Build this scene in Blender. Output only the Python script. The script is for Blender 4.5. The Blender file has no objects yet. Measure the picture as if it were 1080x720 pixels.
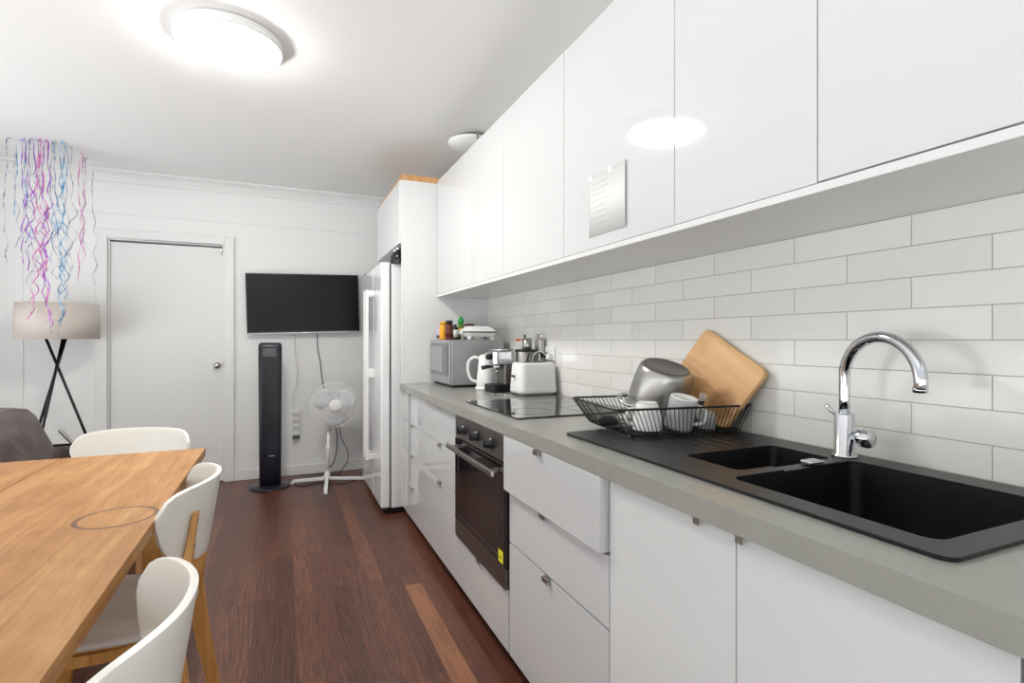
import bpy, bmesh, math, random
from mathutils import Matrix, Vector
random.seed(7)
S = bpy.context.scene
C = S.collection
PI = math.pi

# ------------------------------------------------------------------ camera, world, lights, exposure
FPX = 555.0
YAW = math.atan(242.0/FPX)
cam = bpy.data.objects.new('camera', bpy.data.cameras.new('camera'))
C.objects.link(cam)
cam.location = (0, 0, 1.21)
cam.rotation_euler = (PI/2, 0, -YAW)
cam.data.sensor_width = 36
cam.data.lens = 36*FPX/1080
cam.data.shift_y = -2/1080
cam.data.clip_start = .02
S.camera = cam

world = bpy.data.worlds.new('world'); S.world = world; world.use_nodes = True
# overcast sky above the horizon, brighter fill added below it to lift the ceiling, entering through the open side and front of the room
wt_ = world.node_tree
tcw = wt_.nodes.new('ShaderNodeTexCoord'); sxw = wt_.nodes.new('ShaderNodeSeparateXYZ'); rpw = wt_.nodes.new('ShaderNodeValToRGB')
wt_.links.new(tcw.outputs['Generated'], sxw.inputs[0]); wt_.links.new(sxw.outputs[2], rpw.inputs[0])
SKY, LOWER_FILL = .6, 2.3
rpw.color_ramp.elements[0].position = .0; rpw.color_ramp.elements[0].color = (LOWER_FILL*.97, LOWER_FILL, LOWER_FILL*1.01, 1)
rpw.color_ramp.elements[1].position = .02; rpw.color_ramp.elements[1].color = (SKY*.95, SKY*.98, SKY, 1)
wt_.links.new(rpw.outputs[0], wt_.nodes['Background'].inputs[0])
wt_.nodes['Background'].inputs[1].default_value = 1.0
LAMP_STRENGTH = 50.0
S.view_settings.view_transform = 'Standard'
S.view_settings.look = 'None'
S.view_settings.gamma = 1
S.view_settings.use_curve_mapping = False
S.view_settings.exposure = 0.62

# ------------------------------------------------------------------ materials
def srgb(r, g, b):
    f = lambda v: (v/255/12.92) if v/255 <= .04045 else ((v/255+.055)/1.055)**2.4
    return (f(r), f(g), f(b), 1)

def mat(name, rgb, rough=.5, metal=0, bump=0, bscale=40, var=0, vscale=6, coat=0, emit=None, es=0, alpha=1, trans=0, stretch=(1, 1, 1), spec=.5, ior=1.45):
    m = bpy.data.materials.new(name); m.use_nodes = True
    nt = m.node_tree; b = nt.nodes['Principled BSDF']
    col = srgb(*rgb)
    b.inputs['Base Color'].default_value = col
    b.inputs['Roughness'].default_value = rough
    b.inputs['Metallic'].default_value = metal
    b.inputs['Coat Weight'].default_value = coat
    b.inputs['Coat Roughness'].default_value = .05
    b.inputs['Specular IOR Level'].default_value = spec
    b.inputs['IOR'].default_value = ior
    b.inputs['Transmission Weight'].default_value = trans
    b.inputs['Alpha'].default_value = alpha
    if emit:
        b.inputs['Emission Color'].default_value = srgb(*emit); b.inputs['Emission Strength'].default_value = es
    tc = nt.nodes.new('ShaderNodeTexCoord'); mp = nt.nodes.new('ShaderNodeMapping')
    mp.inputs['Scale'].default_value = stretch
    nt.links.new(tc.outputs['Object'], mp.inputs['Vector'])
    if var:
        n = nt.nodes.new('ShaderNodeTexNoise'); n.inputs['Scale'].default_value = vscale; n.inputs['Detail'].default_value = 4
        mx = nt.nodes.new('ShaderNodeMix'); mx.data_type = 'RGBA'
        mx.inputs[6].default_value = tuple(c*(1-var) for c in col[:3])+(1,)
        mx.inputs[7].default_value = tuple(min(1, c*(1+var)) for c in col[:3])+(1,)
        nt.links.new(mp.outputs[0], n.inputs['Vector']); nt.links.new(n.outputs['Fac'], mx.inputs[0])
        nt.links.new(mx.outputs[2], b.inputs['Base Color'])
    if bump:
        n = nt.nodes.new('ShaderNodeTexNoise'); n.inputs['Scale'].default_value = bscale; n.inputs['Detail'].default_value = 3
        bp = nt.nodes.new('ShaderNodeBump'); bp.inputs['Strength'].default_value = bump; bp.inputs['Distance'].default_value = .01
        nt.links.new(mp.outputs[0], n.inputs['Vector']); nt.links.new(n.outputs['Fac'], bp.inputs['Height'])
        nt.links.new(bp.outputs[0], b.inputs['Normal'])
    return m

class NT:
    """small helper for longer node trees"""
    def __init__(s, name, rough=.5):
        s.m = bpy.data.materials.new(name); s.m.use_nodes = True
        s.t = s.m.node_tree; s.b = s.t.nodes['Principled BSDF']; s.b.inputs['Roughness'].default_value = rough
        s.tc = s.t.nodes.new('ShaderNodeTexCoord')
    def n(s, kind, **kw):
        o = s.t.nodes.new(kind)
        for k, v in kw.items():
            if k in o.inputs.keys(): o.inputs[k].default_value = v
            else: setattr(o, k, v)
        return o
    def l(s, a, b): s.t.links.new(a, b)
    def mapping(s, scale=(1, 1, 1), loc=(0, 0, 0), rot=(0, 0, 0)):
        m = s.n('ShaderNodeMapping'); m.inputs['Scale'].default_value = scale; m.inputs['Location'].default_value = loc
        m.inputs['Rotation'].default_value = rot
        s.l(s.tc.outputs['Object'], m.inputs['Vector']); return m
    def ramp(s, src, stops):
        r = s.n('ShaderNodeValToRGB'); s.l(src, r.inputs[0])
        e = r.color_ramp.elements
        while len(e) < len(stops): e.new(.5)
        for i, (p, c) in enumerate(stops): e[i].position = p; e[i].color = c
        return r
    def mix(s, fac, a, b, mode='MIX'):
        m = s.n('ShaderNodeMix', data_type='RGBA', blend_type=mode)
        if hasattr(fac, 'is_linked'): s.l(fac, m.inputs[0])
        else: m.inputs[0].default_value = fac
        for i, v in ((6, a), (7, b)):
            if hasattr(v, 'is_linked'): s.l(v, m.inputs[i])
            else: m.inputs[i].default_value = v
        return m.outputs[2]
    def math(s, op, a, b=0.0, c=0.0):
        m = s.n('ShaderNodeMath', operation=op)
        for i, v in enumerate((a, b, c)):
            if hasattr(v, 'is_linked'): s.l(v, m.inputs[i])
            else: m.inputs[i].default_value = v
        return m.outputs[0]

def floor_material():
    g = NT('floor_boards', .32)
    # boards run along Y: brick texture with its rows across X
    mp = g.mapping(rot=(0, 0, PI/2), loc=(0, .031, 0))
    br = g.n('ShaderNodeTexBrick', **{'Scale': 1.0, 'Mortar Size': .0007, 'Brick Width': 1.35, 'Row Height': .083, 'Bias': 0.0, 'Mortar Smooth': .1})
    br.offset = .37; br.offset_frequency = 2
    br.inputs['Color1'].default_value = (0, 0, 0, 1); br.inputs['Color2'].default_value = (1, 1, 1, 1); br.inputs['Mortar'].default_value = (.5, .5, .5, 1)
    g.l(mp.outputs[0], br.inputs['Vector'])
    gm = g.mapping(scale=(26, 1.6, 1)); gn = g.n('ShaderNodeTexNoise', **{'Scale': 2.2, 'Detail': 7.0, 'Roughness': .62, 'Distortion': .5})
    g.l(gm.outputs[0], gn.inputs['Vector'])
    fm = g.mapping(scale=(170, 5, 1)); fn = g.n('ShaderNodeTexNoise', **{'Scale': 2.0, 'Detail': 3.0}); g.l(fm.outputs[0], fn.inputs['Vector'])
    base = g.ramp(br.outputs['Color'], [(0, srgb(84, 52, 41)), (.3, srgb(98, 62, 49)), (.55, srgb(110, 71, 55)), (.8, srgb(90, 57, 46)), (1, srgb(124, 82, 62))])
    grain = g.ramp(gn.outputs['Fac'], [(.3, (.60, .56, .54, 1)), (.52, (1, 1, 1, 1)), (.72, (1.25, 1.2, 1.15, 1))])
    c = g.mix(1.0, base.outputs[0], grain.outputs[0], 'MULTIPLY')
    fine = g.ramp(fn.outputs['Fac'], [(.35, (.66, .62, .62, 1)), (.65, (1.22, 1.22, 1.22, 1))])
    c = g.mix(1.0, c, fine.outputs[0], 'MULTIPLY')
    # cathedral figure, shifted from board to board
    cmb = g.n('ShaderNodeCombineXYZ'); sx0 = g.n('ShaderNodeSeparateXYZ'); g.l(g.tc.outputs['Object'], sx0.inputs[0])
    low = g.n('ShaderNodeTexNoise', **{'Scale': 1.0, 'Detail': 2.0}); lm = g.mapping(scale=(5, .9, 1)); g.l(lm.outputs[0], low.inputs['Vector'])
    g.l(g.math('ADD', g.math('ADD', sx0.outputs[0], g.math('MULTIPLY', low.outputs['Fac'], .16)), g.math('MULTIPLY', br.outputs['Color'], 3.0)), cmb.inputs[0])
    g.l(g.math('MULTIPLY', sx0.outputs[1], .04), cmb.inputs[1])
    wv = g.n('ShaderNodeTexWave', **{'Scale': 22.0, 'Distortion': 2.2, 'Detail': 3.0, 'Detail Scale': 1.4}); g.l(cmb.outputs[0], wv.inputs['Vector'])
    fig = g.ramp(wv.outputs['Fac'], [(.0, (.66, .60, .58, 1)), (.35, (.98, .97, .96, 1)), (1, (1.16, 1.12, 1.08, 1))])
    c = g.mix(.8, c, fig.outputs[0], 'MULTIPLY')
    # one pale tan replacement board in front of the drawers
    sx = g.n('ShaderNodeSeparateXYZ'); g.l(g.tc.outputs['Object'], sx.inputs[0])
    def box(x0, x1, y0, y1):
        a = g.math('MULTIPLY', g.math('GREATER_THAN', sx.outputs[0], x0), g.math('LESS_THAN', sx.outputs[0], x1))
        b = g.math('MULTIPLY', g.math('GREATER_THAN', sx.outputs[1], y0), g.math('LESS_THAN', sx.outputs[1], y1))
        return g.math('MULTIPLY', a, b)
    tan = g.mix(1.0, srgb(146, 99, 70), grain.outputs[0], 'MULTIPLY')
    c = g.mix(box(.550, .633, .9, 2.58), c, tan)
    red = g.mix(1.0, srgb(98, 56, 42), grain.outputs[0], 'MULTIPLY')
    c = g.mix(g.math('MULTIPLY', box(.633, .90, 1.2, 4.2), .45), c, red)
    dk = g.math('MULTIPLY', br.outputs['Fac'], .65)
    c = g.mix(dk, c, srgb(38, 22, 18))
    g.l(c, g.b.inputs['Base Color'])
    r = g.ramp(gn.outputs['Fac'], [(0, (.30,)*3+(1,)), (1, (.42,)*3+(1,))]); g.l(r.outputs[0], g.b.inputs['Roughness'])
    bp = g.n('ShaderNodeBump', Strength=.12, Distance=.003); g.l(fn.outputs['Fac'], bp.inputs['Height']); g.l(bp.outputs[0], g.b.inputs['Normal'])
    return g.m

def tile_material(name='backsplash_tiles'):
    g = NT(name, .14)
    # u = Y, v = Z
    sx = g.n('ShaderNodeSeparateXYZ'); g.l(g.tc.outputs['Object'], sx.inputs[0])
    cb = g.n('ShaderNodeCombineXYZ'); g.l(g.math('ADD', sx.outputs[1], -.6088+3.1), cb.inputs[0]); g.l(g.math('ADD', sx.outputs[2], -1.2095+.74+.074), cb.inputs[1])
    br = g.n('ShaderNodeTexBrick', **{'Scale': 1.0, 'Mortar Size': .0012, 'Brick Width': .310, 'Row Height': .074, 'Mortar Smooth': .15})
    br.offset = .5
    br.inputs['Color1'].default_value = (0, 0, 0, 1); br.inputs['Color2'].default_value = (1, 1, 1, 1); br.inputs['Mortar'].default_value = (.5, .5, .5, 1)
    g.l(cb.outputs[0], br.inputs['Vector'])
    base = g.ramp(br.outputs['Color'], [(0, srgb(222, 221, 216)), (1, srgb(232, 231, 227))])
    c = g.mix(br.outputs['Fac'], base.outputs[0], srgb(168, 166, 160))
    g.l(c, g.b.inputs['Base Color'])
    n = g.n('ShaderNodeTexNoise', **{'Scale': 9.0, 'Detail': 1.5}); g.l(g.tc.outputs['Object'], n.inputs['Vector'])
    wob = g.math('MULTIPLY', n.outputs['Fac'], .9)
    tiltv = g.math('MULTIPLY', br.outputs['Color'], .25)
    h = g.math('SUBTRACT', g.math('ADD', wob, tiltv), g.math('MULTIPLY', br.outputs['Fac'], .6))
    bp = g.n('ShaderNodeBump', Strength=.5, Distance=.006); g.l(h, bp.inputs['Height']); g.l(bp.outputs[0], g.b.inputs['Normal'])
    g.l(g.math('ADD', g.math('MULTIPLY', br.outputs['Fac'], .5), .13), g.b.inputs['Roughness'])
    return g.m

def wood_material(name, c0, c1, c2, axis=1, scale=1.0, rough=.42, dist=.9):
    g = NT(name, rough)
    sc = [22*scale]*3; sc[axis] = 1.7*scale
    mp = g.mapping(scale=tuple(sc)); n = g.n('ShaderNodeTexNoise', **{'Scale': 1.0, 'Detail': 6.0, 'Roughness': .6, 'Distortion': dist})
    g.l(mp.outputs[0], n.inputs['Vector'])
    r = g.ramp(n.outputs['Fac'], [(.28, srgb(*c0)), (.5, srgb(*c1)), (.75, srgb(*c2))])
    g.l(r.outputs[0], g.b.inputs['Base Color'])
    bp = g.n('ShaderNodeBump', Strength=.1, Distance=.003); g.l(n.outputs['Fac'], bp.inputs['Height']); g.l(bp.outputs[0], g.b.inputs['Normal'])
    return g, r, n

def table_material():
    g, r, n = wood_material('worn_table_wood', (152, 102, 50), (176, 125, 68), (196, 152, 98), axis=1, scale=.8, rough=.4, dist=1.8)
    m2 = g.n('ShaderNodeTexNoise', **{'Scale': 5.0, 'Detail': 4.0, 'Distortion': 1.0}); g.l(g.tc.outputs['Object'], m2.inputs['Vector'])
    st = g.ramp(m2.outputs['Fac'], [(.35, (.90, .86, .80, 1)), (.55, (1, 1, 1, 1)), (.8, (1.04, 1.06, 1.08, 1))])
    c = g.mix(1.0, r.outputs[0], st.outputs[0], 'MULTIPLY')
    fm = g.mapping(scale=(90, 8, 90)); fn = g.n('ShaderNodeTexNoise', **{'Scale': 2.0, 'Detail': 3.0}); g.l(fm.outputs[0], fn.inputs['Vector'])
    fr = g.ramp(fn.outputs['Fac'], [(.3, (.88, .86, .82, 1)), (.6, (1.04, 1.04, 1.04, 1))])
    c = g.mix(1.0, c, fr.outputs[0], 'MULTIPLY')
    sx = g.n('ShaderNodeSeparateXYZ'); g.l(g.tc.outputs['Object'], sx.inputs[0])
    # scorched ring left by a pan
    dx = g.math('ADD', sx.outputs[0], RING[0]*-1); dy = g.math('ADD', sx.outputs[1], RING[1]*-1)
    rad = g.math('SQRT', g.math('ADD', g.math('MULTIPLY', dx, dx), g.math('MULTIPLY', dy, dy)))
    off = g.math('ABSOLUTE', g.math('SUBTRACT', rad, .086))
    wn = g.n('ShaderNodeTexNoise', **{'Scale': 9.0}); g.l(g.tc.outputs['Object'], wn.inputs['Vector'])
    ring = g.math('MULTIPLY', g.math('LESS_THAN', off, g.math('MULTIPLY', wn.outputs['Fac'], .0105)), .85)
    c = g.mix(ring, c, srgb(92, 62, 46))
    g.l(c, g.b.inputs['Base Color'])
    return g.m

def board_material():
    g, r, n = wood_material('chopping_board_wood', (190, 140, 90), (214, 168, 116), (228, 190, 142), axis=0, scale=.5, rough=.55)
    m2 = g.n('ShaderNodeTexNoise', **{'Scale': 7.0, 'Detail': 4.0}); g.l(g.tc.outputs['Object'], m2.inputs['Vector'])
    st = g.ramp(m2.outputs['Fac'], [(.33, (.72, .62, .5, 1)), (.5, (1, 1, 1, 1))])
    c = g.mix(.6, r.outputs[0], st.outputs[0], 'MULTIPLY')
    sx = g.n('ShaderNodeSeparateXYZ'); g.l(g.tc.outputs['Object'], sx.inputs[0])
    d1 = g.math('ADD', sx.outputs[0], -.088); d2 = g.math('ADD', sx.outputs[1], -.055)
    rad = g.math('SQRT', g.math('ADD', g.math('MULTIPLY', d1, d1), g.math('MULTIPLY', d2, d2)))
    sp = g.ramp(rad, [(.035, (1, 1, 1, 1)), (.062, (0, 0, 0, 1))])
    c = g.mix(g.math('MULTIPLY', sp.outputs[0], .7), c, srgb(132, 84, 38))
    g.l(c, g.b.inputs['Base Color'])
    return g.m

def ribbon_material(name, c0, c1, c2):
    g = NT(name, .28)
    mp = g.mapping(scale=(8, 8, 22)); n = g.n('ShaderNodeTexNoise', **{'Scale': 1.0, 'Detail': 2.0}); g.l(mp.outputs[0], n.inputs['Vector'])
    r = g.ramp(n.outputs['Fac'], [(.35, srgb(*c0)), (.5, srgb(*c1)), (.66, srgb(*c2))])
    g.l(r.outputs[0], g.b.inputs['Base Color']); g.b.inputs['Metallic'].default_value = .35
    return g.m

def leather_material():
    g = NT('brown_leather', .42)
    n = g.n('ShaderNodeTexNoise', **{'Scale': 5.0, 'Detail': 5.0, 'Distortion': 1.2}); g.l(g.tc.outputs['Object'], n.inputs['Vector'])
    r = g.ramp(n.outputs['Fac'], [(.3, srgb(66, 54, 52)), (.7, srgb(96, 82, 78))]); g.l(r.outputs[0], g.b.inputs['Base Color'])
    w = g.n('ShaderNodeTexWave', **{'Scale': 3.0, 'Distortion': 6.0, 'Detail': 2.0}); g.l(g.tc.outputs['Object'], w.inputs['Vector'])
    bp = g.n('ShaderNodeBump', Strength=.5, Distance=.02); g.l(w.outputs['Fac'], bp.inputs['Height']); g.l(bp.outputs[0], g.b.inputs['Normal'])
    return g.m

RING = (-.394, 1.661)
M = dict(
    wall=mat('wall_paint', (232, 232, 231), .75, bump=.05, bscale=60, var=.015, vscale=2),
    ceil=mat('ceiling_paint', (240, 240, 239), .8, var=.01, vscale=1.5),
    trimw=mat('trim_gloss_white', (228, 228, 227), .42),
    door=mat('door_paint', (224, 224, 223), .45, bump=.03, bscale=12),
    gloss=mat('gloss_white_lacquer', (205, 206, 207), .045, coat=.3, ior=1.5),
    satin=mat('satin_white_lacquer', (217, 218, 218), .22),
    carc=mat('white_melamine', (226, 226, 225), .4),
    stone=mat('grey_laminate_counter', (150, 150, 143), .24, var=.10, vscale=14, bump=.03, bscale=200),
    plinth=mat('plinth_black', (26, 24, 24), .5),
    steel=mat('brushed_steel', (176, 174, 170), .28, metal=1, bump=.05, bscale=8, stretch=(1, 1, 60)),
    chrome=mat('chrome', (215, 217, 222), .07, metal=1),
    darksteel=mat('oven_steel', (118, 114, 112), .33, metal=.9, bump=.04, bscale=8, stretch=(1, 60, 1)),
    blackglass=mat('black_glass', (10, 10, 11), .03, coat=.5),
    ovenglass=mat('oven_glass', (30, 26, 26), .08, coat=.3),
    granite=mat('black_granite_composite', (17, 17, 20), .33, bump=.12, bscale=300, var=.25, vscale=240),
    blackpl=mat('black_plastic', (24, 24, 28), .35),
    navypl=mat('glossy_black_blue_plastic', (34, 34, 46), .28),
    blackmetal=mat('black_wire_coating', (14, 14, 15), .35),
    whitepl=mat('white_plastic', (232, 232, 232), .3),
    fridge=mat('white_enamel', (228, 229, 230), .13, coat=.2),
    fridgeside=mat('white_enamel_textured', (224, 225, 226), .35, bump=.05, bscale=160),
    screen=mat('tv_screen', (6, 6, 7), .3, spec=.25),
    silver=mat('silver_plastic', (168, 168, 170), .35, metal=.55),
    silverdk=mat('microwave_door', (112, 112, 120), .2, metal=.3),
    shell=mat('chair_white_lacquer', (232, 229, 222), .3),
    seat=mat('chair_seat_vinyl', (206, 198, 190), .34),
    birch=wood_material('birch_leg', (178, 124, 62), (200, 144, 78), (216, 164, 98), axis=2, scale=1.0)[0].m,
    bamboo=wood_material('box_wood', (186, 132, 80), (206, 156, 104), (220, 176, 126), axis=1, scale=.7)[0].m,
    tablew=table_material(), boardw=board_material(), floor=floor_material(), tile=tile_material(),
    shade=mat('lampshade_linen', (205, 196, 188), .85, bump=.2, bscale=300),
    leather=leather_material(),
    mug=mat('white_ceramic', (236, 236, 234), .12),
    greymug=mat('grey_ceramic', (172, 174, 176), .2),
    paper=mat('note_paper', (214, 214, 214), .6),
    ink=mat('pale_grey_print', (180, 180, 180), .8),
    cable=mat('black_cable', (30, 30, 32), .5), wcable=mat('white_cable', (196, 196, 194), .5),
    yellow=mat('yellow_label', (232, 222, 40), .5), green=mat('green_cap', (34, 150, 66), .4), greenb=mat('green_glass', (96, 128, 40), .15),
    brown=mat('brown_jar', (92, 40, 30), .2), amber=mat('amber_label', (222, 160, 30), .45), red=mat('dark_red_lid', (96, 22, 30), .4),
    orange=mat('orange_plastic', (216, 112, 50), .4), cream=mat('pale_label', (214, 222, 206), .5), purple=mat('violet_label', (176, 172, 196), .5),
    darkbottle=mat('dark_bottle_glass', (24, 22, 26), .08), glass=mat('clear_glass', (225, 232, 232), .05, alpha=.35),
    opal=mat('opal_shade', (236, 236, 234), .3), lampglow=mat('lamp_diffuser', (255, 255, 255), .5, emit=(255, 252, 246), es=LAMP_STRENGTH),
    bladec=mat('translucent_fan_blade', (222, 224, 226), .25, alpha=.9), grille=mat('fan_grille_white', (236, 236, 236), .35),
    tin=mat('grey_mat_plastic', (90, 92, 92), .6),
)
RIB = [ribbon_material('ribbon_pink', (232, 150, 204), (204, 104, 178), (242, 206, 232)),
       ribbon_material('ribbon_violet', (128, 42, 176), (164, 90, 206), (206, 180, 232)),
       ribbon_material('ribbon_blue', (66, 84, 140), (110, 170, 212), (216, 224, 234)),
       ribbon_material('ribbon_silver', (150, 148, 176), (212, 212, 220), (100, 102, 136)),
       ribbon_material('ribbon_magenta', (200, 60, 150), (222, 130, 190), (170, 90, 196))]

# ------------------------------------------------------------------ mesh helpers
class MB:
    def __init__(s): s.bm = bmesh.new()
    def _add(s, verts, faces, mi=0, smooth=False):
        v = [s.bm.verts.new(p) for p in verts]
        for f in faces:
            try:
                q = s.bm.faces.new([v[i] for i in f]); q.material_index = mi; q.smooth = smooth
            except ValueError: pass
        return v
    def box(s, x0, x1, y0, y1, z0, z1, mi=0):
        s._add([(x0, y0, z0), (x1, y0, z0), (x1, y1, z0), (x0, y1, z0), (x0, y0, z1), (x1, y0, z1), (x1, y1, z1), (x0, y1, z1)],
               [(0, 3, 2, 1), (4, 5, 6, 7), (0, 1, 5, 4), (1, 2, 6, 5), (2, 3, 7, 6), (3, 0, 4, 7)], mi); return s
    def prism(s, poly, h0, h1, axis='Z', mi=0, smooth=False):
        """extrude a 2D polygon along an axis; poly in the other two axes (order XY, XZ, YZ)"""
        def p(a, b, h): return {'Z': (a, b, h), 'Y': (a, h, b), 'X': (h, a, b)}[axis]
        n = len(poly)
        v = [p(a, b, h0) for a, b in poly]+[p(a, b, h1) for a, b in poly]
        s._add(v, [tuple(range(n))[::-1], tuple(range(n, 2*n))], mi)
        s._add(v, [(i, (i+1) % n, n+(i+1) % n, n+i) for i in range(n)], mi, smooth); return s
    def tube(s, pts, r, n=10, mi=0, cap=True, closed=False):
        pts = [Vector(p) for p in pts]; m = len(pts)
        rs = r if isinstance(r, (list, tuple)) else [r]*m
        vs = []; prev = None
        for i in range(m):
            if closed: t = (pts[(i+1) % m]-pts[i-1]).normalized()
            else: t = (pts[min(i+1, m-1)]-pts[max(i-1, 0)]).normalized()
            if prev is None:
                a = Vector((0, 0, 1)) if abs(t.z) < .9 else Vector((1, 0, 0))
                u = t.cross(a).normalized()
            else:
                u = (prev-t*prev.dot(t))
                u = u.normalized() if u.length > 1e-6 else t.orthogonal().normalized()
            prev = u; w = t.cross(u)
            for k in range(n):
                a = 2*PI*k/n
                vs.append(pts[i]+(u*math.cos(a)+w*math.sin(a))*rs[i])
        fs = []
        for i in range(m if closed else m-1):
            j = (i+1) % m
            for k in range(n):
                fs.append((i*n+k, i*n+(k+1) % n, j*n+(k+1) % n, j*n+k))
        v = s._add(vs, fs, mi, True)
        if cap and not closed:
            for b in (0, m-1):
                try: f = s.bm.faces.new([v[b*n+k] for k in range(n)]); f.material_index = mi
                except ValueError: pass
        return s
    def lathe(s, prof, c=(0, 0, 0), n=32, mi=0, axis='Z', smooth=True, scale=(1, 1), cap=True):
        """prof: (radius, height) list"""
        vs = []; m = len(prof)
        for r, h in prof:
            for k in range(n):
                a = 2*PI*k/n; x, y = r*math.cos(a)*scale[0], r*math.sin(a)*scale[1]
                if axis == 'Z': p = (c[0]+x, c[1]+y, c[2]+h)
                elif axis == 'Y': p = (c[0]+x, c[1]+h, c[2]+y)
                else: p = (c[0]+h, c[1]+x, c[2]+y)
                vs.append(p)
        fs = [(i*n+k, i*n+(k+1) % n, (i+1)*n+(k+1) % n, (i+1)*n+k) for i in range(m-1) for k in range(n)]
        v = s._add(vs, fs, mi, smooth)
        for b in ((0, m-1) if cap else ()):
            if prof[b][0] > 1e-5:
                try: f = s.bm.faces.new([v[b*n+k] for k in range(n)]); f.material_index = mi
                except ValueError: pass
        return s
    def transform(s, mtx): s.bm.transform(mtx); return s
    def mesh(s, name):
        bmesh.ops.remove_doubles(s.bm, verts=s.bm.verts, dist=1e-6)
        bmesh.ops.recalc_face_normals(s.bm, faces=s.bm.faces)
        me = bpy.data.meshes.new(name); s.bm.to_mesh(me); s.bm.free(); return me

ORIG = {}
def build(name, mb, m, parent=None, bevel=0, seg=2, loc=None, sub=0, auto=True, solid=0):
    """link the collected shapes as one mesh object; vertices are given in world coordinates when the
    thing is unrotated (its origin is subtracted here)"""
    me = mb.mesh(name)
    for x in (m if isinstance(m, (list, tuple)) else [m]): me.materials.append(M[x] if isinstance(x, str) else x)
    o = bpy.data.objects.new(name, me); C.objects.link(o)
    if parent is not None:
        org = ORIG.get(parent.name, Vector((0, 0, 0)))
        me.transform(Matrix.Translation(-org)); o.parent = parent; ORIG[o.name] = org
    elif loc is not None:
        me.transform(Matrix.Translation(-Vector(loc))); o.location = loc; ORIG[o.name] = Vector(loc)
    if solid:
        q = o.modifiers.new('solid', 'SOLIDIFY'); q.thickness = solid; q.offset = 0
    if bevel:
        q = o.modifiers.new('bevel', 'BEVEL'); q.width = bevel; q.segments = seg; q.limit_method = 'ANGLE'; q.angle_limit = .6
        q.harden_normals = False
    if sub:
        q = o.modifiers.new('sub', 'SUBSURF'); q.levels = sub; q.render_levels = sub
    return o

def thing(name, label, cat, loc=(0, 0, 0), group=None):
    o = bpy.data.objects.new(name, None); C.objects.link(o); o.location = loc; o.empty_display_size = .1
    ORIG[o.name] = Vector(loc)
    return tag(o, label, cat, group)
def tag(o, label, cat, group=None):
    o['label'] = label; o['category'] = cat
    if group: o['group'] = group
    return o
def struct(name, mb, m, bevel=0, parent=None, loc=None):
    o = build(name, mb, m, parent, bevel, loc=loc); o['kind'] = 'structure'; return o
def copy_tree(o, parent=None):
    c = o.copy(); C.objects.link(c)
    if parent is not None: c.parent = parent
    for ch in list(o.children): copy_tree(ch, c)
    return c
def boolean(o, mb):
    """cut the shapes in mb out of object o, baked into its mesh"""
    me = mb.mesh('cut'); k = bpy.data.objects.new('cut', me); C.objects.link(k)
    k.parent = o.parent; me.transform(Matrix.Translation(-ORIG.get(o.name, Vector())))
    if o.parent is None: k.location = o.location
    md = o.modifiers.new('b', 'BOOLEAN'); md.object = k; md.operation = 'DIFFERENCE'; md.solver = 'EXACT'
    # the boolean has to come before any bevel
    while o.modifiers.find('b') > 0: o.modifiers.move(o.modifiers.find('b'), o.modifiers.find('b')-1)
    others = [(x, x.show_viewport) for x in o.modifiers if x.name != 'b']
    for x, _ in others: x.show_viewport = False
    dg = bpy.context.evaluated_depsgraph_get(); dg.update()
    nm = bpy.data.meshes.new_from_object(o.evaluated_get(dg))
    o.modifiers.remove(o.modifiers['b'])
    for x, v in others: x.show_viewport = v
    old = o.data; o.data = nm; nm.name = old.name
    bpy.data.objects.remove(k); bpy.data.meshes.remove(old)
def rrect(x0, x1, y0, y1, r, n=5):
    p = []
    for cx, cy, a0 in ((x1-r, y1-r, 0), (x0+r, y1-r, 90), (x0+r, y0+r, 180), (x1-r, y0+r, 270)):
        for k in range(n+1):
            a = math.radians(a0+90*k/n); p.append((cx+r*math.cos(a), cy+r*math.sin(a)))
    return p
def bez(p0, p1, p2, p3, n=14):
    out = []
    for i in range(n+1):
        t = i/n; a = [(1-t)**3, 3*(1-t)**2*t, 3*(1-t)*t*t, t**3]
        out.append(tuple(sum(a[j]*q[k] for j, q in enumerate((p0, p1, p2, p3))) for k in range(3)))
    return out
def smooth_path(pts, n=8):
    out = []; P = [pts[0]]+list(pts)+[pts[-1]]
    for i in range(1, len(P)-2):
        for j in range(n):
            t = j/n
            out.append(tuple(.5*((2*P[i][k])+(-P[i-1][k]+P[i+1][k])*t+(2*P[i-1][k]-5*P[i][k]+4*P[i+1][k]-P[i+2][k])*t*t+(-P[i-1][k]+3*P[i][k]-3*P[i+1][k]+P[i+2][k])*t**3) for k in range(3)))
    out.append(tuple(pts[-1])); return out

# ------------------------------------------------------------------ room
XW, XL, YB, YF, ZC = 1.372, -2.35, 5.09, -1.7, 2.545
struct('floor', MB().box(XL-.1, XW+.1, YF, YB+.1, -.08, 0), 'floor')
struct('ceiling', MB().box(XL-.1, XW+.1, YF, YB+.1, ZC, ZC+.1), 'ceil')
struct('wall_right', MB().box(XW, XW+.1, YF, YB+.1, 0, ZC), 'wall')
struct('wall_left', MB().box(XL-.1, XL, 4.3, YB+.1, 0, ZC).box(XL-.1, XL, YF, 4.3, 2.25, ZC).box(XL-.1, XL, YF, -1.2, 0, 2.25), 'wall')  # wide out-of-view opening, shaped to let fill light in from the left
DX0, DX1, DZ = -1.268, -.452, 2.015
wb = struct('wall_back', MB().box(XL, XW, YB, YB+.1, 0, ZC), 'wall')
boolean(wb, MB().box(DX0, DX1, YB-.05, YB+.2, -.1, DZ))
def sweep_x(poly, x0, x1): return MB().prism([(a, b) for a, b in poly], x0, x1, 'X')
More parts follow.
